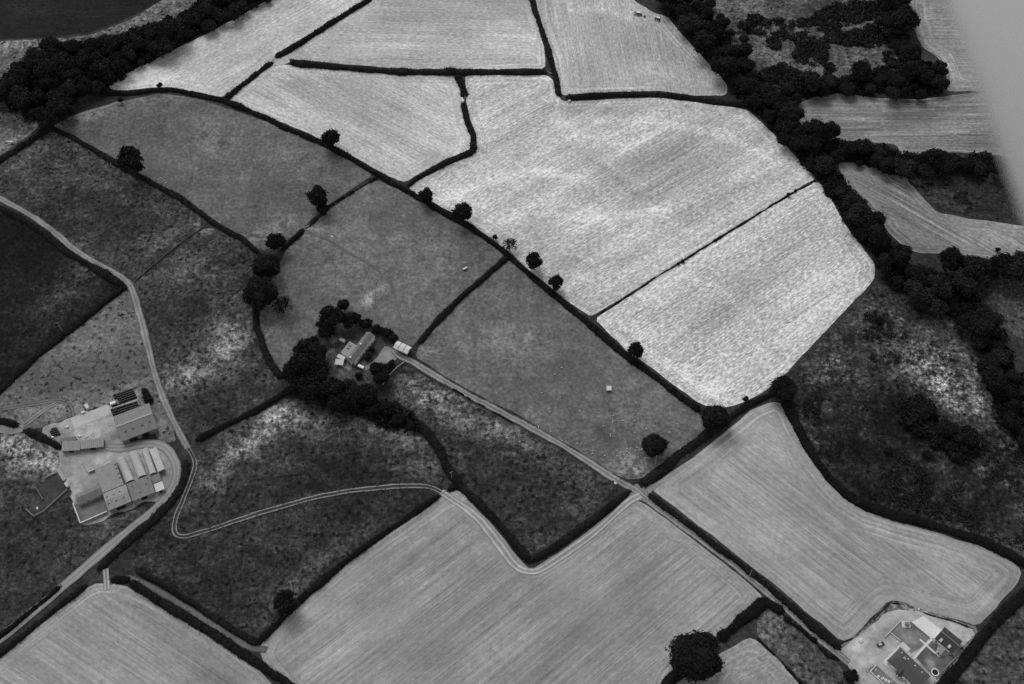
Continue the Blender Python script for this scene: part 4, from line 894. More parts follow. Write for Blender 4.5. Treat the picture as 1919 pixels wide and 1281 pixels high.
# the farm at the left
s1 = shed("barn", "biggest grey gabled farm shed, just below the stacked black bales", "barn", [(229,827),(296.5,801),(278.5,755.3),(211,780.7)], 4.6, 2.6, M['roof_grey'], M['tin'], ridge=0.55,
     doors=[(-1, -4, 4.5, 3.6), (-1, 3, 4.5, 3.6)], rooflights=[(-6.5, -4.6, 0.7, 0.55), (-2.2, -4.6, 0.7, 0.5), (3.2, -4.6, 0.7, 0.55), (7.6, -4.3, 0.7, 0.6)])
flatroof("lean_to", "small grey lean-to on the lower side of the biggest shed", [(263,817),(285,808),(283,802),(261,810)], 2.6, 0.6, M['roof_grey'], M['block'])
flatroof("lean_to", "tiny pale block store at the lower left corner of the biggest shed", [(231,828),(246,822),(243,815),(228,821)], 2.4, 0.4, M['roof_mid'], M['block'])
flatroof("shed", "left half of the low pale sheds beside the short thick hedge", [(115.5,845),(150,843.4),(152,825.9),(117.8,828.2)], 2.8, 0.9, M['roof_mid'], M['tin'])
flatroof("shed", "right half of the low pale sheds, with the longer roof", [(150.6,841.8),(196,836),(194,822.3),(152.3,825.9)], 3.1, 0.8, M['roof_mid'], M['tin'])
flatroof("shed", "narrow strip-roofed store behind the low pale sheds", [(112.5,827),(143.6,824.7),(142.4,817.7),(112,821.2)], 2.2, 0.5, M['roof_grey'], M['tin'])
flatroof("barn", "upper large flat-looking grey roof joined to the curved-roof sheds", [(194,922.5),(233,907.5),(216,864),(176,881)], 4.4, 1.2, M['roof_mid'], M['tin'], "barn",
     lights=[(5.5,5.5,0.9,0.4),(5.5,2.8,0.9,0.4),(5.5,-0.6,0.9,0.4),(5.5,-3.4,0.9,0.4)])
shed("barn", "lower grey roof with rows of dark rooflights nearest the farm road", "barn", [(203.4,958.2),(246.7,937.4),(236,908.6),(193,923.2)], 4.5, 1.3, M['roof_mid'], M['tin'],
     rooflights=[(-5,2.2,0.6,0.35),(-1.2,2.2,0.6,0.35),(2.2,2.4,0.6,0.35),(-5,-2.2,0.6,0.35),(-1,-2.4,0.6,0.35),(3.2,-2.2,0.6,0.35)], doors=[(-1,0,5,3.2)])
flatroof("barn", "square stained grey roof below the two middle curved-roof sheds", [(247.9,938.3),(291.2,922.2),(279.5,890.3),(237.4,908.4)], 3.6, 0.6, M['roof_grey'], M['block'], "barn",
     lights=[(-4,3,0.6,0.4),(-1,-2.5,0.6,0.4),(3.5,1,0.6,0.4),(5,4,0.6,0.4)])
HB = "row of curved-roof sheds"
barrel("curved_shed", "leftmost of the row of pale curved-roof sheds, with a dark vent", [(233.9,907.2),(216.3,864.5),(236.2,856.9),(254.9,899.6)][::-1], 2.2, 2.2, M['roof_pale'], M['block'], HB, hole=True)
barrel("curved_shed", "second of the pale curved-roof sheds, with a rust-streaked roof", [(256.1,898.5),(240.9,850.4),(259.6,848.1),(278.4,889.1)][::-1], 2.2, 2.1, M['roof_pale'], M['block'], HB)
barrel("curved_shed", "third of the pale curved-roof sheds, touching the flat bright one", [(279.5,890.8),(264.3,843.4),(279,841.1),(295.3,885.6)][::-1], 2.1, 1.7, M['roof_pale'], M['block'], HB)
flatroof("shed", "narrow bright shed at the right end of the curved-roof row", [(295.9,884.4),(280.1,841.7),(293,839.3),(309.4,878.5)], 3.2, 0.5, M['roof_pale'], M['tin'])
flatroof("shed", "small square shed with a very pale roof beside the farm road", [(293,921.9),(308.8,915.4),(304.1,902.6),(287.7,907.8)], 2.9, 0.5, M['roof_white'], M['block'])
flatroof("shed", "small low grey store between the narrow bright shed and the pale square one", [(287.6,905.6),(302,900.5),(298,887),(283.5,892)], 2.3, 0.3, M['roof_grey'], M['block'])
shed("cowshed", "long dark slate-roofed farm range left of the big grey roofs", "barn", [(147,946),(195,924.5),(188,906.5),(139.5,927)], 3.2, 1.7, M['tile'], M['stone'], doors=[(-1,2,1.2,2),(-1,-5,1.2,2)], windows=[(-1,6,1.2,0.9,1.1),(-1,-1.5,1.2,0.9,1.1)])

def wallrun(name, label, px, h, th, mat, cat="wall", cap=None, group=None):
    pts = PL(px); root = tag(empty(name, pts[0], 0), label, cat, group)
    b, cb = MB(), MB()
    for p, q in zip(pts[:-1], pts[1:]):
        d = (q - p); L = d.length; d.normalize(); n = Vector((-d.y, d.x, 0)) * th / 2; o = pts[0]
        e = d * (th / 2)
        quad = [p - e - n - o, q - n - e - o, q - e + n - o, p - e + n - o]
        b.add([(v.x, v.y, 0) for v in quad] + [(v.x, v.y, h) for v in quad], [(3,2,1,0),(4,5,6,7),(0,1,5,4),(1,2,6,5),(2,3,7,6),(3,0,4,7)])
        n2 = n * 1.25; quad = [p - e - n2 - o, q - n2 - e - o, q - e + n2 - o, p - e + n2 - o]
        cb.add([(v.x, v.y, h + .003) for v in quad] + [(v.x, v.y, h + 0.1) for v in quad], [(3,2,1,0),(4,5,6,7),(0,1,5,4),(1,2,6,5),(2,3,7,6),(3,0,4,7)])
    b.build("wall_face", mat, root); cb.build("coping", cap or M['block'], root)
    return root
wallrun("silage_wall", "pale concrete wall round the silage clamp by the long dark farm range", [(139,946),(152.4,982),(203.3,960)], 2.0, 0.5, M['block'], cap=M['slab'])
wallrun("yard_wall", "pale wall along the upper edge of the big flat grey roof", [(168,886.5),(212,866)], 1.9, 0.4, M['block'], cap=M['slab'])
wallrun("pen_wall", "low wall along the upper side of the grassy pen", [(85,897),(107,886)], 1.1, 0.4, M['tin'], cap=M['tin'])
wallrun("pen_wall", "low wall enclosing the lower corner of the grassy pen", [(50,955),(64,968),(82,959),(128,917)], 1.2, 0.45, M['tin'], cap=M['tin'])
wallrun("pen_wall", "thin pale wall dividing the grassy pen", [(68,914),(82,937)], 1.2, 0.3, M['tin'], cap=M['tin'])
wallrun("cattle_passage", "long pale concrete trough along the right side of the grassy pen", [(110,881),(123,902)], 0.7, 1.6, M['block'], "trough", cap=M['ridge'])

def caravan(name, label, px, py, ang_px, L, W, Hh, mat, cat="trailer", group=None, axle=True):
    p = U(px, py, Hh * 0.8); d = U(px + math.cos(R_(ang_px)) * 9, py + math.sin(R_(ang_px)) * 9, Hh * .8) - p
    t = tag(empty(name, (p.x, p.y, 0), math.atan2(d.y, d.x)), label, cat, group)
    b = MB(); b.prism([(-L/2, .5), (L/2, .5), (L/2, Hh * .62), (L/2 - .25, Hh), (-L/2 + .15, Hh), (-L/2, Hh * .7)], 'y', -W/2, W/2)
    body = b.build("body", mat, t, bevel=0.05)
    b = MB(); b.box(L/2 - .9, L/2 - .3, -W/2 - .03, -W/2 - .003, .6, min(Hh * .95, 2.2)); b.build("door", M['metal'], t)
    b = MB(); b.box(-L/2 - 1.1, -L/2, -.06, .06, .45, .57); b.build("drawbar", M['metal'], t)
    for s in (-1, 1):
        b = MB(); b.tube((0, s * (W/2 + .02), .33), (0, s * (W/2 - .2), .33), .33, n=12); wh = b.build("wheel", M['rubber'], t)
        b = MB(); b.tube((0, s * (W/2 + .03), .33), (0, s * (W/2 + .025), .33), .18, n=10); b.build("hub", M['metal'], wh)
    return t
caravan("livestock_trailer", "white livestock trailer parked below the big block of black bales", 211.5, 754.5, -20, 3.4, 1.6, 2.0, M['white'])
caravan("livestock_trailer", "small pale trailer with slatted sides beside the grassy pen", 125, 907.5, 55, 3.4, 1.8, 1.6, M['metal'])
caravan("van_body", "pale box trailer at the edge of the concrete yard by the fence", 162.5, 761, 62, 3.6, 1.9, 2.0, M['slab'])
caravan("trailer", "small pale box trailer just below the larger one by the yard fence", 155.5, 771.5, -15, 2.2, 1.5, 1.2, M['slab'])
caravan("trailer", "small white trailer at the left of the concrete yard", 126, 799, -20, 1.6, 1.1, 1.0, M['white'])
caravan("trailer", "white trailer at the end of the small bale heap", 98.5, 818.5, 25, 1.5, 1.0, 0.9, M['white'])
caravan("trailer", "narrow white trailer behind the low pale sheds", 148.5, 816, 25, 2.0, 0.9, 1.1, M['white'])
caravan("caravan", "long pale caravan behind the white farmhouse", 641.5, 637, 25, 3.8, 1.8, 2.1, M['roof_pale'], "caravan")
caravan("caravan", "pale touring caravan at the front of the white farmhouse", 676.5, 686.5, 25, 4.2, 1.7, 2.0, M['white'], "caravan")
def ringfeeder(name, label, px, py, r, mat, cat="feeder"):
    p = U(px, py, .6); t = tag(empty(name, (p.x, p.y, 0)), label, cat)
    for nm, z0, z1 in (("hoop", 0.05, .35), ("top_hoop", 0.95, 1.05)):
        b = MB(); n = 20
        for i in range(n):
            a0, a1 = 2*math.pi*i/n, 2*math.pi*(i+1)/n
            q = [(math.cos(a)*rr, math.sin(a)*rr) for a, rr in ((a0, r), (a1, r), (a1, r-.12), (a0, r-.12))]
            b.add([(x, y, z0) for x, y in q] + [(x, y, z1) for x, y in q], [(3,2,1,0),(4,5,6,7),(0,1,5,4),(2,3,7,6)])
        b.build(nm, mat, t)
    for i in range(10):
        a = 2*math.pi*i/10; b = MB(); b.tube((math.cos(a)*(r-.06), math.sin(a)*(r-.06), .36), (math.cos(a)*(r-.06), math.sin(a)*(r-.06), .94), .03, n=5); b.build("bar", mat, t)
    return t
ringfeeder("ring_feeder", "round white feeder hoop behind the right end of the low sheds", 174, 812.5, 1.0, M['white'])
def trough(name, label, px, py, ang, L, mat, W=0.7):
    p = U(px, py, .4); d = U(px + math.cos(R_(ang)) * 9, py + math.sin(R_(ang)) * 9, .4) - p
    t = tag(empty(name, (p.x, p.y, 0), math.atan2(d.y, d.x)), label, "trough")
    b = MB(); b.prism([(-W/2, 0.12), (W/2, .12), (W/2 + .1, .6), (W/2, .6), (W/2 - .1, .25), (-W/2 + .1, .25), (-W/2, .6), (-W/2 - .1, .6)], 'x', -L/2, L/2); b.build("basin", mat, t)
    for s in (-1, 1):
        b = MB(); b.box(s * (L/2 - .2) - .06, s * (L/2 - .2) + .06, -W/2, W/2, 0, .118); b.build("leg", M['wood'], t)
    return t
trough("trough", "bent white trough by the dark gap behind the low sheds", 162, 818, -32, 2.4, M['white'])
trough("trough", "short white trough at the left wall of the biggest shed", 206, 795, 60, 1.3, M['metal'])
trough("trough", "small white trough on the bank beside the grassy pen", 69.8, 951.5, 80, 1.4, M['white'])
trough("trough", "tiny white trough in the pasture below the gateway", 622, 442.5, 20, 1.3, M['white'])
trough("trough", "tiny pale trough beside the short hedge below the gateway", 552, 451.5, -40, 0.9, M['metal'])
trough("trough", "pale trough on the verge just left of the crossing", 1153, 905, 30, 1.5, M['white'])
trough("trough", "pale trough on the striped field by the gap in the lower tree belt", 1691, 302, 20, 1.6, M['white'])
def quad_bike(label, px, py):
    p = U(px, py, .5); t = tag(empty("quad_bike", (p.x, p.y, 0), 1.0), label, "quad bike")
    b = MB(); b.prism([(-.9, .45), (.9, .45), (.85, .75), (.2, .95), (-.3, .85), (-.9, .8)], 'y', -.3, .3); b.build("body", M['white'], t, bevel=.03)
    b = MB(); b.box(-.5, .15, -.2, .2, .86, .98); b.build("seat", M['rubber'], t)
    b = MB(); b.tube((.35, -.42, 1.12), (.35, .42, 1.12), .03); b.build("handlebar", M['rubber'], t)
    for x in (-.65, .65):
        for y in (-.45, .45):
            b = MB(); b.tube((x, y - .12, .3), (x, y + .12, .3), .3, n=12); b.build("wheel", M['rubber'], t)
quad_bike("white quad bike parked at the lower left corner of the biggest shed", 234, 827)

# wrapped round bales
def bale_meshes():
    b = MB(); n = 14; prof = [(-.6, .0), (-.6, .56), (-.5, .64), (.5, .64), (.6, .56), (.6, 0)]
    vs, fs = [], []
    for i in range(n):
        a = 2 * math.pi * i / n
        for x, r in prof: vs.append((x, math.cos(a) * r, math.sin(a) * r + .64))
    m = len(prof)
    for i in range(n):
        for j in range(m - 1): fs.append((i*m+j, i*m+j+1, ((i+1)%n)*m+j+1, ((i+1)%n)*m+j))
    b.add(vs, fs); return b.mesh("bale")
BALE = bale_meshes(); BALE.materials.append(M['plastic'])
def bales(A, B_, D, nx, ny, label, group, skip=()):
    a, b, d = U(*A, .7), U(*B_, .7), U(*D, .7)
    for i in range(nx):
        for j in range(ny):
            if (i, j) in skip: continue
            p = a + (b - a) * ((i + .5) / nx) + (d - a) * ((j + .5) / ny)
            o = link("wrapped_bale", BALE, None, None, (p.x + RNG.normal() * .05, p.y + RNG.normal() * .05, 0))
            u = (b - a); o.rotation_euler.z = math.atan2(u.y, u.x) + RNG.normal() * .05
            s = u.length / nx / 1.28; o.scale = (min(1.25, s), min(1.3, (d - a).length / ny / 1.34), 1.15 + RNG.normal() * .05)
            tag(o, label, "bale", group)
bales((211,740), (248.5,727), (219.5,757.5), 8, 5, "black wrapped round bale in the upper, larger block of stacked bales", "upper block of black bales", {(0,4),(0,3),(0,2)})
bales((207,766.5), (257,750.7), (212,779), 10, 3, "black wrapped round bale in the three-row block against the biggest shed", "lower block of black bales")
bales((90,804), (105,800), (99,817), 3, 4, "black wrapped round bale in the small heap above the short thick hedge", "small heap of black bales", {(0,0)})

# the white farmhouse and the barn above the sheep pasture
fh = shed("farmhouse", "long old white farmhouse with a grey slate roof among dark trees", "house", [(663,680.3),(701.3,630.3),(689,620.5),(650.6,669.3)], 4.2, 2.0, M['tile'], M['render_wall'], over=0.18,
     doors=[(-1,-2,1.1,2)], windows=[(-1,-7,1.0,1.0,1.0),(-1,-4.5,1.0,1.0,1.0),(-1,1,1.0,1.0,1.0),(-1,4,1.0,1.0,1.0),(-1,7,1.0,1.0,1.0),(-1,-5,.9,.9,2.9),(-1,0,.9,.9,2.9),(-1,5,.9,.9,2.9)], bargeboard=M['white'])
L_ = fh['dims'][0]
for x in (-L_ / 2 + 0.5, 0.5):
    b = MB(); b.box(x - .45, x + .45, -.4, .4, 5.6, 7.3).box(x - .52, x + .52, -.47, .47, 7.3, 7.45); ch = b.build("chimney", M['render_wall'], fh)
    b = MB(); b.tube((x, 0, 7.45), (x, 0, 7.8), .14); b.build("chimney_pot", M['stone'], ch)
flatroof("lean_to", "low patched lean-to along the back of the white farmhouse", [(651,669),(667,647),(656,639.5),(639,661)], 2.5, 0.7, M['ridge'], M['render_wall'], lights=[(0,0.3,.5,.8),(2,0.3,.5,.8)])
flatroof("garage", "white-roofed garage at the left end of the farmhouse", [(643.6,675.6),(646.9,669.3),(635.8,663.1),(630.7,668.2)], 2.7, 0.4, M['roof_white'], M['render_wall'])
flatroof("shed", "white-roofed shed below the farmhouse garage", [(624.5,683.2),(642.8,683),(644.3,675.6),(631.9,671.7)], 2.4, 0.4, M['roof_white'], M['render_wall'])
flatroof("porch", "white porch at the lower gable of the farmhouse", [(660,681),(663.5,679.5),(654,671.5),(650.5,673.5)], 2.4, 0.3, M['roof_white'], M['render_wall'], "porch")
flatroof("shed", "small grey hut among the bushes above the farmhouse", [(646,611),(652,606),(649,602),(644,606)], 2.1, 0.3, M['roof_mid'], M['wood'])
def polebarn():
    c, a, L, W = rect([(763.5,664),(738,651.5),(743.8,638.3),(771.5,650)], 4.0)
    t = tag(empty("open_barn", c, a), "open-sided barn with a bright white roof where the farm track ends", "barn")
    X, Yh, e, rs = L / 2, W / 2, 4.0, 1.1
    r = MB()
    for s in (-1, 1): r.prism([(s * Yh, e), (0, e + rs), (0, e + rs + .12), (s * Yh, e + .12)], 'x', -X, X)
    r.build("roof", M['roof_white'], t)
    for x in (-L * .18, L * .17):
        b = MB()
        for s in (-1, 1): b.prism([(s * Yh * .9, e + rs * .1 + .14), (s * .3, e + rs * .94 + .14), (s * .3, e + rs * .94 + .19), (s * Yh * .9, e + rs * .1 + .19)], 'x', x - .18, x + .18)
        b.build("rooflight", M['rooflight'], t)
    for x in np.linspace(-X + .4, X - .4, 4):
        for s in (-1, 1):
            b = MB(); b.tube((x, s * (Yh - .3), 0), (x, s * (Yh - .3), e + .05), .13); b.build("post", M['wood'], t)
    b = MB(); b.box(-X + .3, X - .3, Yh - .25, Yh - .15, .2, 3.0); b.build("wall", M['tin'], t)
    b = MB(); b.prism([(-1.6, 0), (1.6, 0), (1.3, 2.0), (-1.4, 2.2)], 'x', -X + .8, X - 1.2); b.build("stored_hay", M['wood'], t)
polebarn()
hut = flatroof("field_shelter", "small square white field shelter standing alone in the sheep pasture", [(1136,731.5),(1146.5,731),(1145.3,723),(1137.5,723.5)], 2.0, 0.4, M['roof_white'], M['tin'], "shelter")
flatroof("feed_hopper", "white oblong feed hopper on worn ground above the cross hedge", [(868.5,505.5),(876,501.5),(874.5,499),(867,503)], 1.2, 0.2, M['roof_white'], M['dark'], "feeder")
wallrun("garden_wall", "thin curved pale wall below the farmhouse turning place", [(757,679),(743,690),(729,704),(716,722)], 0.9, 0.35, M['stone'])

# the bungalow at the bottom right
bg = shed("bungalow", "large dark-roofed bungalow with white fascia beside the gravel yard", "house", [(1661.9,1238.4),(1719,1293),(1744,1267),(1686.8,1212.3)], 2.9, 2.7, M['slate'], M['render_wall'], over=0.45, hip=3.2,
     doors=[(-1,3,1.1,2.1)], windows=[(-1,-8,1.6,1.1,1.0),(-1,-4,1.6,1.1,1.0),(-1,7.5,1.6,1.1,1.0),(1,-6,1.5,1.1,1.0),(1,0,1.5,1.1,1.0),(1,6,1.5,1.1,1.0)], bargeboard=M['white'],
     rooflights=[(-7.5,3.2,.38,.45),(-3.4,3.2,.38,.45),(1.2,3.2,.38,.45),(5.6,3.2,.38,.45)])
Lb, Wb = bg['dims'][0], bg['dims'][1]
b = MB(); b.box(-Lb/2 + 4.6, -Lb/2 + 5.8, .5, 1.4, 4.6, 6.6).box(-Lb/2 + 4.5, -Lb/2 + 5.9, .4, 1.5, 6.6, 6.75); ch = b.build("chimney", M['stone'], bg)
b = MB(); b.tube((-Lb/2 + 5.2, .95, 6.75), (-Lb/2 + 5.2, .95, 7.05), .14); b.build("chimney_pot", M['block'], ch)
b = MB(); y0 = -Wb/2 - 1.3
b.add([(-1.4 - 1.9, y0, 2.9), (-1.4 + 1.9, y0, 2.9), (-1.4, y0, 4.5), (-1.4 - 1.9, -Wb/2 + .6, 3.3), (-1.4 + 1.9, -Wb/2 + .6, 3.3), (-1.4, -1.5, 4.6)], [(0,1,2),(0,2,5,3),(1,4,5,2),(3,5,4),(0,3,4,1)]); b.build("porch_roof", M['slate_dk'], bg)
b = MB(); b.box(-1.4 - 1.5, -1.4 + 1.5, y0 + .25, -Wb/2 + .5, 0, 2.88); pw = b.build("porch", M['white'], bg)
for x in (-2.1, -.7):
    b = MB(); b.box(x - .45, x + .45, y0 + .2, y0 + .246, .8, 2.3); b.build("window", M['glassdark'], pw)
an = shed("annexe", "slate-roofed annexe with two small white dormers at the end of the terrace", "house", [(1750.7,1196),(1784.3,1224.3),(1804.4,1201.9),(1770.8,1175.4)], 3.0, 2.5, M['slate_dk'], M['render_wall'], over=0.35, ridge=0.1,
     doors=[(-1,-4,1.1,2)], windows=[(-1,4.5,1.4,1.1,1.0),(1,-3,1.2,1.1,1.0),(1,3,1.2,1.1,1.0)])
for px, py in ((1763.2, 1199.5), (1778.6, 1211.5)):
    q = local(an, px, py, 4.2)
    b = MB(); b.box(q.x - .6, q.x + .6, q.y - .9, q.y + 1.0, 3.4, 4.55).box(q.x - .68, q.x + .68, q.y - 1.0, q.y + 1.0, 4.55, 4.68); dm = b.build("dormer", M['roof_pale'], an)
    b = MB(); b.box(q.x - .5, q.x + .5, q.y - .96, q.y - .903, 3.6, 4.4); b.build("window", M['glassdark'], dm)
flatroof("garden_room", "flat-roofed grey extension on the front of the slate-roofed annexe", [(1757,1221),(1764,1226.5),(1773.5,1213.5),(1765.5,1206.5)], 2.7, 0.25, M['roof_mid'], M['render_wall'], "extension")
def garden_hut():
    c, a, L, W = rect([(1690.8,1175.7),(1706,1176.4),(1704.7,1164.4),(1688.6,1163.5)], 0.15)
    t = tag(empty("summerhouse", c, a), "small grey-roofed summerhouse on a square white base in the lawn corner", "garden hut")
    b = MB(); b.box(-L/2, L/2, -W/2, W/2, 0.0, 0.42); b.build("base", M['slab'], t)
    b = MB(); b.box(-L*.16, L*.28, -W*.24, W*.2, .423, 2.0); b.build("wall", M['wood'], t)
    r = MB(); x0, x1, y0, y1 = -L*.2, L*.32, -W*.28, W*.24; cx, cy = (x0+x1)/2, (y0+y1)/2
    r.add([(x0,y0,2.003),(x1,y0,2.003),(x1,y1,2.003),(x0,y1,2.003),(cx,cy,2.6)], [(3,2,1,0),(0,1,4),(1,2,4),(2,3,4),(3,0,4)]); r.build("roof", M['roof_grey'], t)
garden_hut()
def trampoline():
    p = U(1752.5, 1259.3, .8); t = tag(empty("trampoline", (p.x, p.y, 0)), "round trampoline with a white rim by the bungalow's garden fence", "trampoline")
    n = 28
    def ring(r0, r1, z0, z1):
        b = MB()
        for i in range(n):
            a0, a1 = 2*math.pi*i/n, 2*math.pi*(i+1)/n
            q = [(math.cos(a)*r, math.sin(a)*r) for a, r in ((a0,r1),(a1,r1),(a1,r0),(a0,r0))]
            b.add([(x,y,z0) for x,y in q]+[(x,y,z1) for x,y in q], [(3,2,1,0),(4,5,6,7),(0,1,5,4),(2,3,7,6)])
        return b
    ring(1.55, 2.0, .82, .9).build("rim", M['white'], t)
    MB().prism([(math.cos(2*math.pi*i/n)*1.55, math.sin(2*math.pi*i/n)*1.55) for i in range(n)], 'z', .8, .84).build("mat", M['mat_dark'], t)
    for i in range(6):
        a = math.pi * i / 3; MB().tube((math.cos(a)*1.8, math.sin(a)*1.8, 0), (math.cos(a)*1.8, math.sin(a)*1.8, .82), .04).build("leg", M['metal'], t)
trampoline()
GW = "garden walls of the bungalow"
wallrun("garden_wall", "pale garden wall along the drive side of the lawn", [(1687.5,1163.5),(1667,1185),(1656.5,1195)], 0.8, 0.3, M['stone'], cap=M['slab'], group=GW)
wallrun("garden_wall", "thin pale wall from the drive wall to the patio corner", [(1667.5,1185.5),(1688,1202)], 0.8, 0.3, M['block'], cap=M['slab'], group=GW)
wallrun("garden_wall", "dark low wall along the front edge of the white terrace", [(1706,1166),(1742,1195.5)], 0.7, 0.3, M['stone'], cap=M['roof_grey'], group=GW)
wallrun("garden_wall", "low wall round the bungalow's front garden", [(1641,1247),(1630.5,1258.5),(1657,1284),(1680,1306)], 0.8, 0.35, M['stone'], cap=M['slab'], group=GW)
wallrun("garden_wall", "straight boundary wall on the hedge side of the bungalow garden", [(1793,1230),(1773,1250),(1753,1271)], 1.1, 0.25, M['wood'], group=GW)
SH = "pale shrubs and boulders of the front garden"
for i, (x, y) in enumerate([(1625,1257),(1627.5,1254.5),(1630,1252),(1633,1249.5),(1636,1247)]):
    b = crown_mesh("flowering_shrub", 160, 0.2, 5); o = link("flowering_shrub", b, M['pale_shrub']); p = U(x, y, .5); o.location = (p.x, p.y, .35); o.scale = (.8, .8, .7)
    tag(o, "white flowering shrub in the row outside the bungalow's front wall corner", "shrub", SH)
def boulder(x, y, r, label, grp):
    bm = bmesh.new(); bmesh.ops.create_icosphere(bm, subdivisions=2, radius=r)
    sd = random.uniform(0, 99)
    for v in bm.verts: v.co *= 1 + .3 * mnoise.noise(v.co * (1.6 / r) + Vector((sd, 0, 0)))
    for v in bm.verts: v.co.z *= .65
    me = bpy.data.meshes.new("boulder"); bm.to_mesh(me); bm.free()
    p = U(x, y, r * .4); tag(link("boulder", me, M['slab'], None, (p.x, p.y, r * .35)), label, "boulder", grp)
for x, y, r in [(1646.5,1267.5,.8),(1653,1271.5,.7),(1655.5,1270,.6),(1660,1274.5,.9),(1666,1277.5,.9),(1641,1254.5,.5)]:
    boulder(x, y, r, "pale boulder in the row across the bungalow's front garden", SH)
for x, y, r in [(1612.5,1199,1.0),(1615,1198,.8),(1613.5,1201.5,.9),(1616.5,1201,.6),(1610.5,1201,.6),(1616,1196,.5)]:
    boulder(x, y, r, "pale boulder in the heap at the drive entrance below the mown field", "heap of pale boulders at the drive entrance")
boulder(1682.3, 1202.3, .6, "single bright white boulder at the end of the thin garden wall", None)
def pile(label, px, py):
    boulder(px, py, .7, label, None)
pile("pale stone block on the rough bank above the white terrace", 1722, 1141)

def car():
    p = U(1650.5, 1206.8, .7); q = U(1650.5 + 9, 1206.8 - 3.8, .7)
    t = tag(empty("car", (p.x, p.y, 0), math.atan2(q.y - p.y, q.x - p.x)), "grey car with a pale roof parked on the bungalow's gravel", "car")
    b = MB(); b.prism([(-2.1,.35),(2.05,.35),(2.1,.6),(1.95,.8),(.95,.92),(-1.75,.98),(-2.1,.85)], 'y', -.86, .86); b.build("body", M['cardark'], t, bevel=.05)
    b = MB(); b.add([(-1.75,-.8,.98),(1.0,-.8,.93),(1.0,.8,.93),(-1.75,.8,.98),(-1.25,-.62,1.45),(.25,-.62,1.45),(.25,.62,1.45),(-1.25,.62,1.45)], [(4,5,6,7),(0,1,5,4),(1,2,6,5),(2,3,7,6),(3,0,4,7)]); b.build("window", M['glassdark'], t)
    b = MB(); b.box(-1.35,.3,-.66,.66,1.45,1.52); b.build("roof", M['carpaint'], t, bevel=.03)
    for x in (-1.3, 1.3):
        for s in (-1, 1):
            b = MB(); b.tube((x, s*.72, .32), (x, s*.9, .32), .32, n=14); wl = b.build("wheel", M['rubber'], t)
            b = MB(); b.tube((x, s*.9, .32), (x, s*.91, .32), .19, n=10); b.build("rim", M['metal'], wl)
    for s in (-1, 1):
        b = MB(); b.box(2.0, 2.12, s*.62-.16, s*.62+.16, .6, .74); b.build("headlight", M['lamp'], t)
car()
def tractor(px, py, ang, label):
    p = U(px, py, 1); t = tag(empty("tractor", (p.x, p.y, 0), ang), label, "tractor", "tractors working in the top pale field")
    b = MB(); b.prism([(-.3,.8),(2.2,.8),(2.3,1.2),(2.1,1.6),(.5,1.7),(-.3,1.7)], 'y', -.4, .4); b.build("bonnet", M['tractor'], t, bevel=.05)
    b = MB(); b.box(-1.5,.5,-.75,.75,1.0,2.5); b.build("cab", M['glassdark'], t, bevel=.05)
    b = MB(); b.box(-1.65,.65,-.85,.85,2.503,2.68); b.build("cab_roof", M['white'], t, bevel=.03)
    for s in (-1, 1):
        b = MB(); b.tube((-1.0, s*.75,.85), (-1.0, s*1.3,.85), .85, n=16); wl = b.build("wheel", M['rubber'], t)
        b = MB(); b.tube((-1.0, s*1.3,.85), (-1.0, s*1.31,.85), .45, n=10); b.build("rim", M['metal'], wl)
        b = MB(); b.tube((1.7, s*.7,.55), (1.7, s*1.1,.55), .55, n=14); wl = b.build("wheel", M['rubber'], t)
        b = MB(); b.tube((1.7, s*1.1,.55), (1.7, s*1.11,.55), .28, n=10); b.build("rim", M['metal'], wl)
def implement(px, py, ang, label, W):
    p = U(px, py, .5); t = tag(empty("hay_rake", (p.x, p.y, 0), ang), label, "hay rake")
    b = MB(); b.box(-.12,.12,-W/2,W/2,.6,.8).box(-.1,1.6,-.08,.08,.62,.78); b.build("frame", M['tractor'], t)
    for s in (-1, 1):
        b = MB(); n = 12; y = s * W * .28
        for i in range(n):
            a = 2*math.pi*i/n; b.tube((0, y, .55), (math.cos(a)*W*.24, y + math.sin(a)*W*.24, .3), .05, n=4)
        b.build("rotor", M['dark'], t)
tractor(1197.5, 25.5, R_(-10), "left-hand tractor with a white cab roof near the top of the field")
implement(1190, 25, R_(-10), "dark hay rake behind the left-hand tractor", 4.6)
tractor(1232.5, 35, R_(160), "right-hand tractor with a white cab roof beside the wooded belt")
implement(1235, 33.5, R_(150), "dark hay rake at the right-hand tractor", 4.6)
caravan("hay_trailer", "dark trailer standing between the two tractors", 1208.5, 30.2, 10, 1.6, 1.2, 1.0, M['dark'])
caravan("hay_trailer", "small dark and white trailer at the gateway below the arched hedge", 1067, 188, -20, 2.2, 1.6, 1.4, M['metal'])

# ------------------------------------------------------------------ poles, gates and fences
def pole(bx, by, tx, ty, label, h=8.5, arm=True, ang=0.0, double=False):
    p = U(bx, by)
    # height that brings the top to its place in the photograph
    for hh in np.arange(5.0, 13.0, 0.1):
        if proj((p.x, p.y, hh))[1] <= ty: break
    h = float(hh)
    t = tag(empty("telegraph_pole", p, ang), label, "pole", "telegraph poles")
    b = MB(); b.tube((0, 0, 0), (0, 0, h), .17, .13); b.build("post", M['woodp'], t)
    if arm:
        b = MB(); b.box(-.9, .9, -.06, .06, h - .5, h - .36); ar = b.build("crossarm", M['woodp'], t)
        for x in (-.8, 0, .8):
            b = MB(); b.tube((x, 0, h - .36), (x, 0, h - .12), .06); b.build("insulator", M['metal'], ar)
pole(870, 76.5, 870, 60, "thin dark pole standing alone in the top centre field", arm=False)
pole(117.5, 621, 111, 604, "pole with a crossarm by the hedge climbing to the lane bend", ang=.6)
pole(637.5, 821, 636, 800, "pole standing in the dark field below the farmhouse trees", ang=.3)
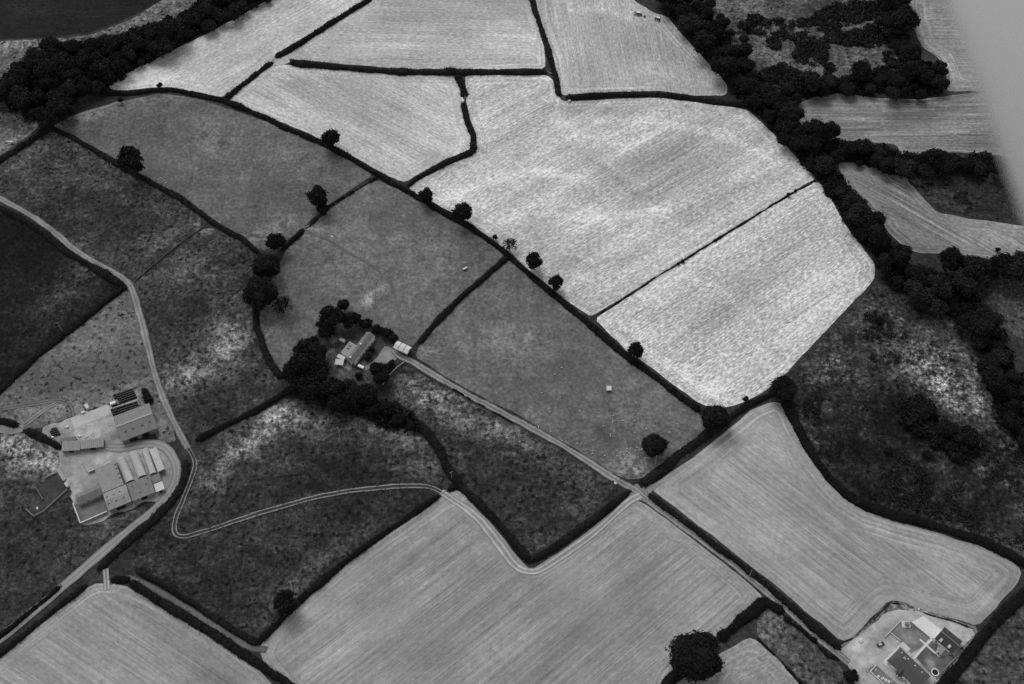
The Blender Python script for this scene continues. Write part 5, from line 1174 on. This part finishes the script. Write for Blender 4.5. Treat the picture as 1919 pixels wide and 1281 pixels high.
pole(847, 899, 849, 884, "pole at the hedge corner above the big striped field", ang=.4)
pole(1226.5, 873, 1230.5, 842, "tall pale pole in front of the big tree in the sheep pasture", arm=False)
pole(1404, 1080, 1407, 1069, "pole in the straight hedge beside the bungalow track", arm=False)
pole(1095, 974, 1097, 964, "pole in the right arm of the V-shaped hedge", arm=False)
pole(482, 762, 480, 750, "pale pole by the hedge above the two-rut field", ang=.2)
pole(342, 802, 339, 792, "pole on the lane verge opposite the biggest shed", ang=.5)
pole(168.5, 892, 168, 874, "pole at the corner of the wall above the big flat grey roof", arm=False)

def fence(label, px, step=3.5, h=1.15, name="fence", rails=2, mat='wood', group=None):
    pts = PL(px); root = tag(empty(name, pts[0], 0), label, "fence", group)
    b = MB(); b.box(-.07, .07, -.07, .07, 0, h); pm = b.mesh("post"); pm.materials.append(M[mat])
    rb = MB()
    n = 0
    for p, q in zip(pts[:-1], pts[1:]):
        L = (q - p).length; k = max(1, int(L / step)); o = pts[0]
        for i in range(k + 1):
            if n < 95: link("post", pm, None, root, p.lerp(q, i / k) - o); n += 1
        for r in range(rails):
            z = h * (.45 + .45 * r / max(1, rails - 1)); rb.tube((p - o) + Vector((0, 0, z)), (q - o) + Vector((0, 0, z)), .045, n=5)
    rb.build("rail", M[mat], root)
fence("fence between the lane bend and the pale field corner", [(252,527),(284,500.5),(317,473),(350,447),(382,424)], 4.5)
fence("fence dividing the two palest fields", [(1113,592),(1228,519.5),(1346,445),(1453,379.5),(1529,337)], 5.0)
fence("pale timber rails along the lower right edge of the sheep pasture", [(1280,823),(1295,808.5),(1315,797)], 2.5, 1.2, mat='woodp')
fence("second line of pale timber rails beside the first in the sheep pasture", [(1283,824.5),(1298,810.5)], 2.5, 1.2, mat='woodp')
fence("fence along the upper side of the farmyard", [(89,797),(120,778),(150,763),(182,751),(206,742)], 3.0)
fence("fence round the upper end of the bale stacks", [(206,742),(246,725.5),(264,718),(273,722)], 3.0, mat='woodp')
fence("fence beside the lane opposite the yard entrance", [(310,811),(320.5,817)], 2.0, mat='woodp')
fence("fence between the farmhouse trees and the dark clump", [(486,612),(497,645),(511,680),(531,706)], 4.0)
def gate(label, px, mat='metal'):
    a, b_ = PL(px); d = b_ - a; L = d.length
    t = tag(empty("gate", a, math.atan2(d.y, d.x)), label, "gate", "field gates")
    b = MB()
    for z in (.25, .5, .75, 1.0, 1.2): b.tube((0.1, 0, z), (L - .1, 0, z), .04, n=6)
    b.tube((.1, 0, .2), (.1, 0, 1.25), .05); b.tube((L - .1, 0, .2), (L - .1, 0, 1.25), .05); b.tube((.1, 0, .25), (L - .1, 0, 1.2), .035)
    b.build("gate_leaf", M[mat], t)
    for x in (0, L):
        b = MB(); b.box(x - .1, x + .1, -.1, .1, 0, 1.4); b.build("gatepost", M['woodp'], t)
gate("open metal gate at the right of the crossing", [(1204,911),(1213,922)])
gate("metal gate closing the hedge gap at the right of the crossing", [(1200,907),(1206,914)])
gate("metal gate where the two-rut track passes the hedge stub", [(838,918),(824,927)])
gate("gate in the worn gap at the top centre hedges", [(516,106),(511,114)])
gate("gate in the pasture gateway between two short hedges", [(569,428),(580,423)])
gate("gate at the lane bend beside the fence", [(246,527),(251,533)])
gate("gate between the short left hedge and the farm hedge end", [(36,798),(47,805)])
gate("gate at the worn field corner below the level hedge end", [(1026,135),(1036,140)])
gate("gate in the broken hedge dropping from the level hedge", [(872,181),(870,190)])

# ------------------------------------------------------------------ sheep
def sheep_mesh():
    vs = [(0,0,.62),(.28,0,.64),(-.3,0,.62),(.52,0,.72),(.68,0,.86),(.86,0,.8)]
    rr = [.27,.25,.25,.16,.12,.07]
    ed = [(0,1),(0,2),(1,3),(3,4),(4,5)]
    for x, b in ((.3, 1), (-.32, 2)):
        for s in (-1, 1):
            i = len(vs); vs += [(x, s*.14, .38), (x + .02, s*.14, .2), (x, s*.14, .0)]; rr += [.09, .045, .04]
            ed += [(b, i), (i, i+1), (i+1, i+2)]
    for s in (-1, 1):
        i = len(vs); vs.append((.68, s*.17, .9)); rr.append(.03); ed.append((4, i))
    vs.append((-.56, 0, .55)); rr.append(.06); ed.append((2, len(vs) - 1))
    me = bpy.data.meshes.new("sheep_cage"); me.from_pydata(vs, ed, []); me.update()
    o = bpy.data.objects.new("sheep_cage", me); C.objects.link(o)
    o.modifiers.new("s", 'SKIN'); sv = me.skin_vertices[0].data
    for i, r in enumerate(rr): sv[i].radius = (r, r)
    sv[0].use_root = True
    sub = o.modifiers.new("d", 'SUBSURF'); sub.levels = sub.render_levels = 1
    dg = bpy.context.evaluated_depsgraph_get(); dg.update()
    out = bpy.data.meshes.new_from_object(o.evaluated_get(dg)); out.name = "sheep"
    bpy.data.objects.remove(o); out.materials.clear(); out.materials.append(M['wool'])
    return out
SHEEP = sheep_mesh()
def sheep(px, py, label, group):
    p = U(px, py, .6); o = link("sheep", SHEEP, None, None, (p.x, p.y, 0))
    k = random.uniform(0.75, 0.95); o.scale = (k, k * 1.1, k); o.rotation_euler.z = random.uniform(0, 6.28)
    tag(o, label, "sheep", group)
for x, y in [(452,240),(390,300),(272,470),(782,468),(1145,567),(342,613),(350,645),(620,637),(933,681),(1125,665),(928,734),(1017,727),(1128,730),(838,777),(1238,803),(1135,835),(1450,833),(905,850),(908,868),(590,855),(600,940)]:
    sheep(960 + x / 4.928, 640 + y / 4.928, "white sheep scattered over the open middle of the sheep pasture", "sheep in the open pasture")
for x, y in [(220,750),(243,793),(358,829),(462,911),(735,1035),(852,1050),(998,1207)]:
    sheep(960 + x / 4.928, 640 + y / 4.928, "white sheep close beside the straight farm track", "sheep along the farm track")
for x, y in [(1060,987),(1092,980),(1145,973),(1142,998),(1193,992),(1055,1014),(1000,1022),(973,1054),(1042,1078),(1083,1130)]:
    sheep(960 + x / 4.928, 640 + y / 4.928, "white sheep in the loose bunch left of the big pasture tree", "sheep by the big pasture tree")
for x, y in [(285,333),(290,334),(297,335),(300,333),(308,338),(311,342),(309,347),(314,351),(195,296),(203,302),(208,306),(190,294),(327,362),(335,366)]:
    sheep(x, y, "tiny pale sheep lying along the hedge below the large round hedge tree", "sheep along the upper left hedge")
for x, y in [(542,248),(559,254),(521,239)]:
    sheep(x, y, "tiny pale sheep under the long hedge near its round tree", "sheep under the long hedge")

# ------------------------------------------------------------------ the wing strut of the aircraft the picture was taken from
def strut():
    d = 1.55
    r3 = cam.rotation_euler.to_matrix()
    def at(px, py, dd): return Vector(cam.location) + r3 @ Vector(((px - 959.5) / FPX * dd, (640.5 - py) / FPX * dd, -dd))
    a, b_ = at(1768, 0, d), at(1921, 424, d)
    ax = (b_ - a).normalized(); view = (at(1845, 212, d) - Vector(cam.location)).normalized()
    side = view.cross(ax).normalized()
    if side.dot(at(1919, 0, d) - a) < 0: side = -side
    chord, thick = 0.30, 0.10
    c0 = (a + b_) / 2 + side * chord / 2
    t = tag(empty("wing_strut", c0), "smooth pale grey aircraft wing strut crossing the top right corner, out of focus", "aircraft strut")
    nrm = side.cross(ax)
    n = 40; ring = []
    for i in range(n):
        q = 2 * math.pi * i / n; x = math.cos(q); y = math.sin(q)
        ring.append((x * chord / 2, y * thick / 2 * (1 - .25 * x)))
    vs = []
    for s in (-1.6, 1.6):
        for x, y in ring: vs.append(ax * s - side * x + nrm * y)
    fs = [tuple(range(n - 1, -1, -1)), tuple(range(n, 2 * n))] + [(i, (i + 1) % n, (i + 1) % n + n, i + n) for i in range(n)]
    mb = MB(); mb.add(vs, fs); me = mb.mesh("strut_fairing")
    for p in me.polygons: p.use_smooth = True
    link("strut_fairing", me, M['strut'], t)
    mb = MB(); k = [(1.6, 1.75)]
    mb.tube(ax * 1.6, ax * 1.75, .05); mb.build("end_fitting", M['metal'], t)
strut()
for o in list(bpy.data.objects):
    if 'dims' in o: del o['dims']
